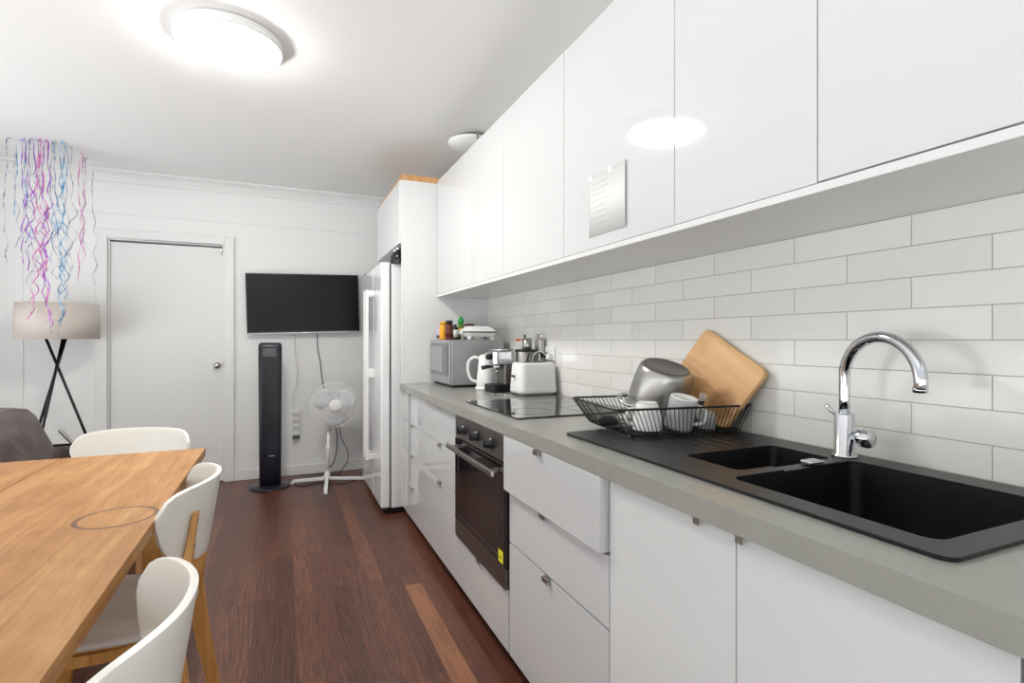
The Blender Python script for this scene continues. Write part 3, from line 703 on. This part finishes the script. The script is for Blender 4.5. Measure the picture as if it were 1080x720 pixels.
# toaster
t = thing('toaster', 'white two-slot toaster behind the hob', 'toaster', (1.235, 2.545, ZCN))
TX0, TX1, TY0, TY1 = 1.130, 1.346, 2.475, 2.63
def loft(rings, m=None, smooth=True):
    m = m or MB(); k = len(rings[0]); vs = [p for r in rings for p in r]
    m._add(vs, [(i*k+j, i*k+(j+1) % k, (i+1)*k+(j+1) % k, (i+1)*k+j) for i in range(len(rings)-1) for j in range(k)], 0, smooth)
    m._add(rings[0], [tuple(range(k))[::-1]]); m._add(rings[-1], [tuple(range(k))]); return m
def rring(x0, x1, y0, y1, r, z, n=6): return [(a, b, z) for a, b in rrect(x0, x1, y0, y1, r, n)]
sh = build('shell', loft([rring(TX0-.004, TX1+.004, TY0-.004, TY1+.004, .034, ZCN+.0165), rring(TX0-.004, TX1+.004, TY0-.004, TY1+.004, .034, ZCN+.03), rring(TX0+.004, TX1-.004, TY0+.004, TY1-.004, .032, ZCN+.16),
                          rring(TX0+.007, TX1-.007, TY0+.007, TY1-.007, .030, ZCN+.170), rring(TX0+.014, TX1-.014, TY0+.014, TY1-.014, .026, ZCN+.176)]), 'whitepl', t)
build('base', MB().prism(rrect(TX0+.002, TX1-.002, TY0+.002, TY1-.002, .03), ZCN+.0003, ZCN+.016, 'Z'), 'darksteel', t)
for yy in (2.515, 2.57): build('slot', MB().box(TX0+.04, TX1-.04, yy, yy+.028, ZCN+.1763, ZCN+.1772), 'blackpl', t)
build('lever', MB().box(TX0-.022, TX0-.005, 2.54, 2.565, ZCN+.10, ZCN+.11), 'blackpl', t, .002)
sp = thing('teaspoon', 'small steel teaspoon lying on the worktop in front of the toaster', 'spoon', (1.06, 2.56, ZCN))
build('handle', MB().tube([(1.110, 2.52, ZCN+.004), (1.075, 2.56, ZCN+.005), (1.045, 2.60, ZCN+.004)], [.0025, .002, .003], 8), 'chrome', sp)
build('scoop', MB().lathe([(0, 0), (.008, .0015), (.014, .006), (.013, .0065), (0, .003)], (1.036, 2.612, ZCN+.0003), n=16), 'chrome', sp)

# wall socket with plugs
t = thing('wall_socket', 'white double power socket on the tiles behind the toaster', 'socket', (XT, 2.45, 1.10))
build('plate', MB().box(XT-.010, XT-.0003, 2.53, 2.645, 1.095, 1.17), 'whitepl', t, .003)
for y in (2.56, 2.615): build('switch', MB().box(XT-.014, XT-.0103, y-.006, y+.006, 1.148, 1.164), 'whitepl', t, .001)
o = thing('power_plug', 'black plug with bent black cable in the wall socket', 'plug', (XT-.03, 2.615, 1.12))
build('body', MB().box(XT-.040, XT-.0105, 2.600, 2.63, 1.108, 1.138), 'blackpl', o, .005, 3)
build('cord', MB().tube(smooth_path([(XT-.04, 2.617, 1.125), (1.295, 2.64, 1.150), (1.268, 2.66, 1.14), (1.255, 2.665, 1.08), (1.25, 2.664, .99), (1.25, 2.664, .92)]), .0042, 8), 'cable', o)
o = thing('power_plug', 'white plug with white cable in the wall socket', 'plug', (XT-.03, 2.56, 1.12))
build('body', MB().box(XT-.040, XT-.0105, 2.545, 2.575, 1.104, 1.134), 'whitepl', o, .005, 3)
build('cord', MB().tube(smooth_path([(XT-.04, 2.56, 1.12), (1.305, 2.60, 1.145), (1.288, 2.65, 1.12), (1.282, 2.656, 1.05), (1.282, 2.656, .92)]), .003, 8), 'wcable', o)

# ------------------------------------------------------------------ dish rack and dishes
t = thing('dish_rack', 'black wire dish rack on the sink drainboard', 'dish rack'); ORIG[t.name] = Vector((0, 0, 0))
RT = dict(x0=0, x1=.470, y0=0, y1=.352, z=.086)
RBm = dict(x0=.042, x1=.428, y0=.004, y1=.300, z=.010)
def rim_pts(d, r=.02): return [(a, b, d['z']) for a, b in rrect(d['x0'], d['x1'], d['y0'], d['y1'], r, 4)]
build('rim', MB().tube(rim_pts(RT), .0034, 8, closed=True), 'blackmetal', t)
w = MB().tube(rim_pts(RBm), .0024, 6, closed=True)
def lerp(a, b, u): return a+(b-a)*u
n = 30
for i in range(n+1):
    u = i/n; xt, xb = lerp(RT['x0']+.01, RT['x1']-.01, u), lerp(RBm['x0']+.01, RBm['x1']-.01, u)
    w.tube([(xt, RT['y0'], RT['z']), (xb, RBm['y0'], RBm['z']), (xb, RBm['y1'], RBm['z']), (xt, RT['y1'], RT['z'])], .0014, 5)
n = 22
for i in range(n+1):
    u = i/n; yt, yb = lerp(RT['y0']+.01, RT['y1']-.01, u), lerp(RBm['y0']+.01, RBm['y1']-.01, u)
    w.tube([(RT['x0'], yt, RT['z']), (RBm['x0'], yb, RBm['z'])], .0014, 5); w.tube([(RT['x1'], yt, RT['z']), (RBm['x1'], yb, RBm['z'])], .0014, 5)
for yb in (.08, .155, .23): w.tube([(RBm['x0'], yb, RBm['z']-.002), (RBm['x1'], yb, RBm['z']-.002)], .002, 5)
build('wire_basket', w, 'blackmetal', t)
for x, y in ((.07, .03), (.40, .03), (.07, .27), (.40, .27)):
    build('foot', MB().lathe([(.006, .0005), (.007, .004), (.005, .0085), (0, .0085)], (x, y, 0), n=12), 'blackmetal', t)
RKL = Vector((.883, 1.274, ZT)); RKA = math.radians(-8.8)
t.location = RKL; t.rotation_euler = (0, 0, RKA)

ORIG0 = Vector((0, 0, 0))
IR = Vector((math.cos(YAW), -math.sin(YAW), 0)); IC = Vector((-math.sin(YAW), -math.cos(YAW), 0))
def placed(root, loc, up, xdir):
    """stand a thing at loc with its axis along up and its local x near xdir"""
    z = Vector(up).normalized(); x = Vector(xdir); x = (x-z*x.dot(z)).normalized(); y = z.cross(x)
    m = Matrix((x, y, z)).transposed()
    root.location = loc; root.rotation_euler = m.to_euler()
UPZ = Vector((0, 0, 1)); RZ = ZT+.0135
# stock pot upside down, leaning
t = thing('stockpot', 'brushed steel stockpot drying upside down in the dish rack', 'pot'); ORIG[t.name] = ORIG0
build('pot_body', MB().lathe([(.096, .0), (.101, .002), (.1015, .006), (.0985, .012), (.0985, .05), (.096, .09), (.0905, .125), (.087, .140), (.083, .149), (.077, .153)], (0, 0, 0), n=64), 'steel', t)
build('base_disc', MB().lathe([(.076, .1532), (.075, .1550), (.070, .1552), (.069, .1545), (0, .1545)], (0, 0, 0), n=56), 'darksteel', t)
for sgn in (1, -1):
    hpts = smooth_path([(sgn*.097, -.040, .034), (sgn*.118, -.042, .030), (sgn*.138, -.028, .028), (sgn*.143, 0, .028), (sgn*.138, .028, .028), (sgn*.118, .042, .030), (sgn*.097, .040, .034)])
    build('handle', MB().tube(hpts, .0052, 10), 'chrome', t)
placed(t, (1.170, 1.455, .976), UPZ+IR*.17+IC*.34, -IR*1.0+IC*.35)
def mug(label, mm, base='mug', h=.095, r=.041, rt=.8):
    t = thing('mug', label, 'mug'); ORIG[t.name] = ORIG0
    build('cup', MB().lathe([(r, 0), (r, .003), (r*.97, h*.5), (r*(rt+.06), h*.92), (r*rt, h)], n=36), mm, t)
    build('foot_ring', MB().lathe([(r*rt, h+.0002), (r*(rt-.02), h+.004), (r*(rt-.12), h+.004), (r*(rt-.16), h+.001), (0, h+.001)], n=36), base, t)
    hp = smooth_path([(r*.90, 0, h*.82), (r+.018, 0, h*.80), (r+.030, 0, h*.55), (r+.022, 0, h*.3), (r*.97, 0, h*.2)])
    build('handle', MB().tube(hp, .0055, 10), base, t)
    return t
t = mug('grey mug with white base turned upside down in the dish rack', 'greymug', r=.044, h=.094, rt=.93)
placed(t, (1.130, 1.298, RZ+.006), UPZ+IR*.16+IC*.20, IR*1.0+IC*.3)
t = mug('white mug turned upside down at the front of the dish rack', 'mug', r=.044, h=.080, rt=.72)
placed(t, (1.030, 1.320, RZ+.001), UPZ, -IR*.9+IC*.3)
t = thing('small_bowl', 'small black bowl lying in the left of the dish rack', 'bowl', (.982, 1.46, RZ))
build('shell', MB().lathe([(.034, 0), (.036, .003), (.03, .016), (.018, .026), (0, .028)], (.982, 1.46, RZ), n=28), 'blackpl', t)
o = thing('fork', 'steel fork standing in the right end of the dish rack', 'fork'); ORIG[o.name] = ORIG0
build('handle', MB().tube([(0, 0, 0), (.001, .003, .04), (.003, .006, .075)], [.004, .003, .002], 8), 'chrome', o)
fk = MB().prism([(-.009, .075), (.012, .075), (.012, .09), (-.009, .09)], .004, .0065, 'Y')
for k in range(4): fk.box(-.009+k*.0062, -.0065+k*.0062, .004, .0065, .09, .112)
build('tines', fk, 'chrome', o); placed(o, (1.190, 1.30, RZ), UPZ+IR*.35, IR)
t = thing('drinking_glass', 'small clear glass upside down by the fork in the dish rack', 'glass', (1.215, 1.262, RZ))
build('tumbler', MB().lathe([(.028, 0), (.026, .042), (.023, .056), (0, .057)], (1.218, 1.268, RZ), n=28), 'glass', t)

# chopping board standing askew in the end of the rack, its top corner against the tiles
t = thing('chopping_board', 'wooden chopping board with rounded corners leaning askew on the tiles', 'chopping board'); ORIG[t.name] = ORIG0
U = Vector((-.022, -.877, -.479)).normalized(); V = Vector((-.322, .46, -.827)); V = (V-U*V.dot(U)).normalized()
N = U.cross(V).normalized()
if N.x < 0: N = -N                                   # local z points to the wall
T0 = Vector((1.362-.019, 1.400, 1.253)); W_, H_, T_ = .292, .226, .020
BC = T0+U*W_/2+V*H_/2
Yl = N.cross(U)
build('board', MB().prism(rrect(-W_/2, W_/2, -H_/2, H_/2, .024, 6), 0, T_, 'Z'), 'boardw', t, .004, 3)
t.location = BC; t.rotation_euler = Matrix((U, Yl, N)).transposed().to_euler()

# ------------------------------------------------------------------ back wall things: TV, cables, power strip, fans
t = thing('television', 'black flat television mounted on the back wall', 'television', (.18, YB-.05, 1.53)); ORIG[t.name] = Vector((.18, YB-.05, 1.53))
build('bezel', MB().box(-.285, .645, YB-.082, YB-.048, 1.272, 1.79), 'blackpl', t, .004)
build('screen', MB().box(-.276, .636, YB-.0832, YB-.0823, 1.29, 1.781), 'screen', t)
build('bottom_strip', MB().box(-.285, .645, YB-.0845, YB-.0825, 1.266, 1.2775), 'silver', t, .001)
build('brand_mark', MB().box(.15, .215, YB-.0855, YB-.0847, 1.2685, 1.275), 'whitepl', t)
build('rear_housing', MB().box(-.1, .46, YB-.0475, YB-.025, 1.34, 1.68), 'blackpl', t, .006)
build('wall_bracket', MB().box(.06, .30, YB-.0245, YB-.001, 1.42, 1.62), 'blackpl', t)
t.rotation_euler = (0, -math.radians(1.6), 0)
t = thing('power_strip', 'narrow white power strip fixed upright on the back wall', 'power strip', (.109, YB-.02, .46))
build('housing', MB().box(.075, .143, YB-.03, YB-.001, .355, .585), 'whitepl', t, .006, 3)
for z in (.40, .46, .52): build('socket', MB().box(.085, .133, YB-.0315, YB-.0302, z, z+.038), 'wcable', t)
build('adapter', MB().box(.08, .138, YB-.06, YB-.0318, .330, .362), 'tin', t, .004)
for lab, m, x0, x1, z1, nm in (('thin pale cable hanging from the television to the power strip', 'wcable', .10, .10, .59, 'cable'),):
    o = build('cable', MB().tube(smooth_path([(.10, YB-.02, 1.28), (.105, YB-.01, 1.1), (.12, YB-.01, .95), (.118, YB-.01, .82), (.085, YB-.012, .70), (.095, YB-.012, .59)]), .0035, 6), 'wcable', loc=(.1, YB-.02, .59)); tag(o, lab, 'cable')
o = build('cable', MB().tube(smooth_path([(.29, YB-.03, 1.28), (.29, YB-.012, 1.14), (.315, YB-.012, 1.0), (.33, YB-.012, .85), (.37, YB-.012, .66), (.42, YB-.012, .5), (.46, YB-.012, .32), (.44, YB-.02, .12), (.36, YB-.05, .02), (.30, YB-.07, .006)]), .0042, 6), 'cable', loc=(.29, YB-.03, 0))
tag(o, 'thin black cable hanging from the television behind the pedestal fan', 'cable')
o = build('cable', MB().tube(smooth_path([(.085, 4.74, .006), (.12, 4.68, .006), (.18, 4.66, .006), (.28, 4.72, .006), (.40, 4.62, .006), (.50, 4.60, .006), (.58, 4.72, .006), (.50, 4.86, .006), (.40, 4.93, .006), (.34, 4.90, .006)]), .004, 6), 'cable', loc=(.3, 4.7, 0))
tag(o, 'black cable looping on the floor around the pedestal fan base', 'cable')

# tower fan
TFX, TFY = -.092, 4.76
t = thing('tower_fan', 'black tower fan standing beside the door', 'tower fan', (TFX, TFY, 0))
build('base', MB().lathe([(.155, .0003), (.157, .006), (.150, .014), (.08, .022), (.055, .03), (0, .03)], (TFX, TFY, 0), n=44), 'navypl', t)
build('housing', loft([rring(TFX-.080, TFX+.080, TFY-.070, TFY+.07, .03, .031), rring(TFX-.083, TFX+.083, TFY-.074, TFY+.074, .03, .30), rring(TFX-.088, TFX+.088, TFY-.078, TFY+.078, .03, 1.15), rring(TFX-.084, TFX+.084, TFY-.074, TFY+.074, .03, 1.175), rring(TFX-.07, TFX+.07, TFY-.06, TFY+.06, .03, 1.185)]), 'navypl', t)
sl = MB()
for k in range(44): sl.box(TFX-.035, TFX+.055, TFY-.082, TFY-.0765, .44+k*.0145, .4465+k*.0145)
build('grille', sl, 'blackpl', t)
build('side_rail', MB().box(TFX-.048, TFX-.040, TFY-.084, TFY-.0765, .12, 1.08).box(TFX+.058, TFX+.066, TFY-.084, TFY-.0765, .12, 1.08), 'blackpl', t)
build('control_panel', MB().box(TFX-.055, TFX+.045, TFY-.082, TFY-.0785, 1.06, 1.14), 'tin', t, .002)
build('maker_plate', MB().box(TFX-.01, TFX+.035, TFY-.0795, TFY-.0775, .265, .273), 'silver', t)

# pedestal fan
PFX, PFY = .345, 4.70
t = thing('pedestal_fan', 'white pedestal fan with crossed floor legs', 'pedestal fan', (PFX, PFY, 0))
for dx, dy in ((-.27, .08), (.36, -.08), (-.035, -.33), (.035, .29)):
    L = math.hypot(dx, dy); q = Vector((dx/L, dy/L, 0)); p = Vector((-q.y, q.x, 0))*.014; c = Vector((PFX, PFY, 0)); e = c+Vector((dx, dy, 0)); s0 = c+q*.02
    m = MB(); vs = []
    for pt, z0, z1 in ((s0, .028, .052), (e, .012, .034)):
        vs += [pt-p+Vector((0, 0, z0)), pt+p+Vector((0, 0, z0)), pt+p+Vector((0, 0, z1)), pt-p+Vector((0, 0, z1))]
    m._add(vs, [(0, 1, 2, 3), (7, 6, 5, 4), (0, 4, 5, 1), (1, 5, 6, 2), (2, 6, 7, 3), (3, 7, 4, 0)])
    lg = build('leg', m, 'whitepl', t, .003)
    build('foot_cap', MB().box(e.x-.014, e.x+.014, e.y-.014, e.y+.014, .0004, .014), 'whitepl', lg, .003)
build('hub', MB().lathe([(.03, .03), (.03, .058), (.022, .075), (.018, .10)], (PFX, PFY, 0), n=24), 'whitepl', t)
HZ = .665; HX, HY = PFX+.055, PFY-.07
build('pole', MB().tube([(PFX, PFY, .06), (PFX+.01, PFY, .30), (PFX+.012, PFY, .44)], [.015, .015, .012], 14).lathe([(.02, 0), (.021, .004), (.021, .03), (.018, .034)], (PFX+.01, PFY, .29), n=20), 'whitepl', t)
build('neck', MB().tube([(PFX+.012, PFY, .435), (PFX+.025, PFY-.0, .52), (PFX+.045, PFY+.005, HZ)], [.02, .022, .03], 14), 'whitepl', t)
build('motor_housing', MB().lathe([(.03, .14), (.048, .13), (.056, .09), (.056, .04), (.03, .03), (0, .03)], (HX, HY, HZ), axis='Y', n=30), 'whitepl', t)
cg = MB(); RG = .187
def gp(a, r, y): return (HX+r*math.cos(a), HY+y, HZ+r*math.sin(a))
for r, y in ((RG, 0), (RG, -.004), (RG*.72, -.046), (RG*.42, -.060), (RG*.72, .036)): cg.tube([gp(2*PI*k/48, r, y) for k in range(48)], .0022 if r < RG else .004, 5, closed=True)
for k in range(64):
    a = 2*PI*k/64
    cg.tube([gp(a, .045, -.066), gp(a, RG*.42, -.060), gp(a, RG*.72, -.046), gp(a, RG*.93, -.022), gp(a, RG, 0)], .0015, 4, cap=False)
    if k % 2 == 0: cg.tube([gp(a, .05, .044), gp(a, RG*.72, .036), gp(a, RG, 0)], .0011, 4, cap=False)
build('grille', cg, 'grille', t)
build('badge', MB().lathe([(.046, 0), (.050, -.003), (.050, -.008), (.040, -.013), (0, -.014)], (HX, HY-.064, HZ), axis='Y', n=36), 'whitepl', t)
for k in range(3):
    a0 = 2*PI*k/3+.5; m = MB(); vs = []
    for i in range(9):
        rr = .035+(.175-.035)*i/8; wd = (.42+.42*math.sin(PI*i/8))
        for j in range(5):
            a = a0+(j/4-.5)*2*wd; vs.append(gp(a, rr if j not in (0, 4) else rr*.97, -.02+(j/4-.5)*.035))
    m._add(vs, [(i*5+j, i*5+j+1, (i+1)*5+j+1, (i+1)*5+j) for i in range(8) for j in range(4)], 0, True)
    build('blade', m, 'bladec', t, solid=.002)
build('blade_hub', MB().lathe([(.036, .01), (.036, -.04), (.03, -.046), (0, -.046)], (HX, HY, HZ), axis='Y', n=28), 'whitepl', t)
build('cord', MB().tube(smooth_path([(PFX+.06, PFY+.06, .56), (PFX+.10, PFY+.05, .46), (PFX+.12, PFY+.05, .36), (PFX+.17, PFY+.05, .25), (PFX+.17, PFY+.06, .15), (PFX+.10, PFY+.1, .04), (PFX+.06, PFY+.12, .008)]), .0035, 6), 'cable', t)

# ------------------------------------------------------------------ floor lamp
SX, SY = -1.486, 4.80
t = thing('floor_lamp', 'tripod floor lamp with black legs and wide grey drum shade', 'floor lamp', (SX, SY, 0))
shade = MB(); RS, z0, z1 = .235, 1.215, 1.468
shade.lathe([(RS-.004, z0), (RS+.004, z0), (RS, z1), (RS-.004, z1), (RS-.004, z0)], (SX, SY, 0), n=56, cap=False)
build('lamp_shade', shade, 'shade', t)
build('shade_spider', MB().tube([(SX-RS+.006, SY, 1.44), (SX+RS-.006, SY, 1.44)], .003, 6).tube([(SX, SY-RS+.006, 1.44), (SX, SY+RS-.006, 1.44)], .003, 6), 'blackmetal', t)
build('bulb', MB().lathe([(.014, 1.31), (.016, 1.34), (.03, 1.375), (.03, 1.395), (.018, 1.415), (0, 1.42)], (SX, SY, 0), n=20), 'opal', t)
build('socket', MB().lathe([(.02, 1.235), (.02, 1.31), (.016, 1.312), (0, 1.312)], (SX, SY, 0), n=20), 'blackmetal', t)
for top_, foot in (((SX+.048, SY+.01, 1.25), (SX-.245, SY-.03, .0)), ((SX+.02, SY+.04, 1.25), (SX-.10, SY-.30, .0)), ((SX-.075, SY-.02, 1.25), (SX+.30, SY+.08, .0))):
    build('leg', MB().tube([top_, (foot[0], foot[1], .009)], .009, 10), 'blackmetal', t)
build('top_ring', MB().lathe([(.02, 1.225), (.08, 1.228), (.08, 1.234), (.0, 1.2345)], (SX, SY, 0), n=24), 'blackmetal', t)

# ------------------------------------------------------------------ hanging ribbons
def streamer(name, label, x, y, length, length2, m, loopw=.035, curl=.012, seed=0, wd=.0065):
    rnd = random.Random(seed); zt = ZC-.004; ph = rnd.random()*6; f = rnd.uniform(26, 44); n1 = int(length/.009); n2 = int(length2/.009)
    dr = rnd.uniform(-.03, .03); ts = rnd.uniform(.08, .2)
    def strand(x0, L, n, ph, drift):
        out = []
        for i in range(n+1):
            s_ = i/n*L; amp = curl*min(1, (s_/.45))**1.3*(.65+.35*math.sin(s_*7+ph)); dz = .012*math.sin(s_*f*.5+ph)*min(1, s_/.4)
            out.append((x0+drift*s_*s_+amp*math.cos(s_*f+ph)+.010*math.sin(s_*8+ph)*min(1, s_/.2), y+.5*amp*math.sin(s_*f+ph), zt-loopw*.5-s_+dz))
        return out
    a = strand(x-loopw/2, length, n1, ph, dr); b = strand(x+loopw/2, length2, n2, ph+2, -dr)
    arc = [(x-loopw/2*math.cos(PI*k/8), y, zt-loopw*.5+(loopw*.5)*math.sin(PI*k/8)) for k in range(1, 8)]
    P = [Vector(p) for p in a[::-1]+arc+b]
    mb = MB(); vs = []
    for i, p in enumerate(P):
        t_ = (P[min(i+1, len(P)-1)]-P[max(i-1, 0)]).normalized(); ang = i*ts+ph
        u = t_.cross(Vector((math.cos(ang), math.sin(ang), .2))).normalized()*wd/2
        vs += [p-u, p+u]
    mb._add(vs, [(2*i, 2*i+1, 2*i+3, 2*i+2) for i in range(len(P)-1)], 0, True)
    o = build(name, mb, m, loc=(x, y, ZC-.004), solid=.0005); return tag(o, label, 'ribbon', 'ribbons hanging from the ceiling')
specs = [(-1.640, 4.50, .80, .70, 3, 'leftmost grey ribbon with a wide loop, left of the white paper strip'),
         (-1.600, 4.53, .50, .66, 2, 'blue ribbon with a wide loop at the top left, knotted like a bow'),
         (-1.570, 4.49, .62, .82, 1, 'violet ribbon right of the white paper strip'),
         (-1.535, 4.50, .86, .78, 1, 'purple ribbon ending in a straight shiny tail left of the pink bunch'),
         (-1.510, 4.46, .95, .88, 3, 'silver ribbon with a wide loop just left of the pink bunch'),
         (-1.490, 4.49, 1.20, 1.10, 0, 'long pink ribbon reaching down over the lamp shade'),
         (-1.474, 4.45, 1.16, 1.26, 4, 'magenta ribbon whose end curls on the lamp shade'),
         (-1.460, 4.50, .92, 1.22, 0, 'pale pink ribbon in the middle of the bunch'),
         (-1.445, 4.46, 1.28, 1.02, 1, 'longest violet ribbon, right of the magenta one'),
         (-1.425, 4.51, .72, .80, 2, 'dark blue ribbon right of the pink bunch'),
         (-1.405, 4.47, .92, .70, 3, 'silver ribbon beside the dark blue one'),
         (-1.375, 4.50, 1.20, 1.00, 2, 'long blue ribbon falling past the right of the shade middle'),
         (-1.358, 4.46, 1.05, 1.30, 2, 'light blue curly ribbon, longest on the right side'),
         (-1.345, 4.55, 1.15, .9, 3, 'silver ribbon twisted with the light blue one'),
         (-1.318, 4.68, .78, .92, 0, 'pink ribbon second from the right'),
         (-1.295, 4.76, .66, .92, 3, 'rightmost silver ribbon with a wide loop')]
for i, (x, y, l1, l2, mi, lab) in enumerate(specs):
    streamer('hanging_ribbon', lab, x, y, l1, l2, RIB[mi], loopw=.05 if 'wide loop' in lab else random.uniform(.012, .03), curl=.022 if l1 > .85 else .012, seed=i+3)
o = build('paper_streamer', MB().box(-1.628, -1.602, 4.56, 4.5606, 2.22, ZC-.002), 'paper', loc=(-1.615, 4.56, ZC-.002), solid=0)
tag(o, 'short flat white paper strip hanging between the leftmost ribbons', 'paper strip')

# ------------------------------------------------------------------ dining table and chairs
t = thing('dining_table', 'worn orange wooden dining table with a dark ring mark', 'table', (-.78, 1.5, 0))
TZ = .75; TB = .034
ORIG[t.name] = Vector((0, 0, 0)); t.location = (0, 0, 0)
build('tabletop', MB().box(-.7835, -.300, .42, 2.570, TZ-TB, TZ), 'tablew', t, .002, 2)
lf = build('leaf', MB().box(-1.268, -.7875, .42, 2.572, TZ-TB, TZ), 'tablew', t, .0035, 2); lf['label'] = 'left half of the top beyond the seam'
build('apron', MB().box(-1.19, -.385, 2.20, 2.222, .63, TZ-TB-.0003).box(-1.19, -.385, .60, .622, .63, TZ-TB-.0003).box(-.405, -.385, .622, 2.20, .63, TZ-TB-.0003).box(-1.19, -1.17, .622, 2.20, .63, TZ-TB-.0003), 'birch', t)
for x, y in ((-.425, 2.24), (-1.16, 2.24), (-.425, .58), (-1.16, .58)): build('leg', MB().prism([(x-.03, y-.03), (x+.03, y-.03), (x+.03, y+.03), (x-.03, y+.03)], .0003, TZ-TB-.0004, 'Z'), 'birch', t, .004)

def make_chair(label):
    t = thing('dining_chair', label, 'chair'); ORIG[t.name] = ORIG0
    # backrest: wrapped plywood shell
    NU, NV, HW = 28, 10, .228; m = MB(); vs = []
    for i in range(NU+1):
        s = -1+2*i/NU; s = math.copysign(abs(s)**.9, s)
        zt = .812-.022*abs(s)**8-.006*s*s-.03*abs(s)**24; zb = .585+.085*abs(s)**2.8+.06*abs(s)**14
        for j in range(NV+1):
            v = j/NV; z = zb+(zt-zb)*v
            yb = -.232-.035*((z-.585)/.22)+.105*abs(s)**2.2
            vs.append((s*HW, yb, z))
    m._add(vs, [(i*(NV+1)+j, (i+1)*(NV+1)+j, (i+1)*(NV+1)+j+1, i*(NV+1)+j+1) for i in range(NU) for j in range(NV)], 0, True)
    bk = build('backrest', m, 'shell', t, solid=.013, bevel=.0035, seg=3)
    # seat
    def seatring(ins, z, lift=0):
        out = []
        for k in range(48):
            a = 2*PI*k/48; ca, sa = math.cos(a), math.sin(a)
            n_ = 3.6; r = (abs(ca)**n_+abs(sa)**n_)**(-1/n_)
            x = ca*r*(.215-ins); y = sa*r*(.205-ins)
            x *= 1+.06*(y/.2)
            out.append((x, y, z+.012*(y/.2)+.010*(x/.2)**2))
        return out
    build('seat', loft([seatring(.012, .428), seatring(.0, .433), seatring(0, .440), seatring(.004, .447), seatring(.03, .449), seatring(.09, .444)]), 'seat', t)
    build('seat_underside', loft([seatring(.035, .412), seatring(.018, .4275)]), 'birch', t)
    def bar(pts, w, d):
        """flat rectangular bar along a path: w across x, d in the path plane"""
        m = MB(); vs = []; n = len(pts)
        for i, p in enumerate(pts):
            p = Vector(p); t_ = (Vector(pts[min(i+1, n-1)])-Vector(pts[max(i-1, 0)])).normalized()
            sx = Vector((1, 0, 0)); nn = t_.cross(sx).normalized(); dd_ = d[i] if isinstance(d, (list, tuple)) else d
            vs += [p-sx*w/2-nn*dd_/2, p+sx*w/2-nn*dd_/2, p+sx*w/2+nn*dd_/2, p-sx*w/2+nn*dd_/2]
        f = [(0, 1, 2, 3), tuple(4*(n-1)+k for k in (3, 2, 1, 0))]
        for i in range(n-1):
            for k in range(4): f.append((4*i+k, 4*i+(k+1) % 4, 4*i+4+(k+1) % 4, 4*i+4+k))
        m._add(vs, f); return m
    for sg in (-1, 1):
        o = build('back_leg', bar([(sg*.145, -.230, .738), (sg*.150, -.2195, .66), (sg*.156, -.205, .56), (sg*.164, -.186, .47), (sg*.170, -.178, .42), (sg*.180, -.205, .22), (sg*.190, -.245, .0)], .036, [.014, .017, .030, .044, .048, .040, .028]), 'birch', t, .003)
        for z, y in ((.715, -.2335), (.645, -.2255)): build('screw', MB().lathe([(.005, 0), (.005, -.003), (.002, -.004), (0, -.004)], (sg*.148, y, z), axis='Y', n=10), 'steel', o)
        build('front_leg', bar([(sg*.170, .135, .425), (sg*.176, .15, .30), (sg*.186, .185, .008)], .026, [.05, .042, .028]), 'birch', t, .003)
        o = build('foot_pad', MB().box(sg*.186-.012, sg*.186+.012, .173, .197, .0002, .0095), 'plinth', t)
        build('side_rail', bar([(sg*.168, -.15, .395), (sg*.17, -.05, .402), (sg*.17, .05, .402), (sg*.17, .13, .395)], .02, [.05, .030, .030, .05]), 'birch', t, .002)
    build('cross_rail', MB().box(-.16, .16, -.012, .012, .388, .411), 'birch', t, .002)
    return t
ch = make_chair('white-backed chair seen in full, tucked under the right side of the table')
def put(c, x, y, rz): c.location = (x, y, 0); c.rotation_euler = (0, 0, rz)
put(ch, -.445, 1.82, PI/2+math.radians(-1))
c2 = copy_tree(ch); c2['label'] = 'white-backed chair nearest the camera, cropped by the bottom edge'; put(c2, -.40, .975, PI/2)
c3 = copy_tree(ch); c3['label'] = 'white-backed chair at the far end of the table'; put(c3, -.635, 2.60, PI-math.radians(12))

# ------------------------------------------------------------------ brown leather armchair
t = thing('armchair', 'dark brown leather armchair behind the table at the left edge', 'armchair', (-1.55, 3.45, 0)); ORIG[t.name] = ORIG0; t.location = (0, 0, 0)
def cushion(x0, x1, y0, y1, z0, z1, r=.05): return loft([rring(x0+.03, x1-.03, y0+.03, y1-.03, r, z0), rring(x0, x1, y0, y1, r+.01, z0+.04), rring(x0, x1, y0, y1, r+.01, z1-.05), rring(x0+.02, x1-.02, y0+.02, y1-.02, r, z1-.012), rring(x0+.06, x1-.06, y0+.06, y1-.06, r, z1)])
bk = cushion(-1.70, -1.25, 3.12, 3.74, .36, .845, .09)
for v in bk.bm.verts:
    v.co.x += .5*max(0, (.875-v.co.z))**1.25
build('back_cushion', bk, 'leather', t)
build('seat_cushion', cushion(-1.02, -.70, 3.08, 3.70, .26, .42), 'leather', t)
build('frame', MB().box(-1.40, -.70, 3.06, 3.72, .12, .259), 'leather', t, .02)
build('armrest', cushion(-1.38, -.80, 3.78, 3.92, .10, .60, .035), 'leather', t)
build('armrest', cushion(-1.38, -.80, 2.90, 3.04, .10, .56, .035), 'leather', t)
for x in (-1.34, -.78):
    for y in (3.12, 3.66): build('leg', MB().tube([(x, y, .0005), (x, y, .125)], .018, 12), 'blackmetal', t)
build('side_piping', MB().tube(smooth_path([(-1.16, 3.755, .70), (-1.10, 3.757, .62), (-1.05, 3.757, .55), (-1.0, 3.757, .50)]), .010, 8), 'steel', t)
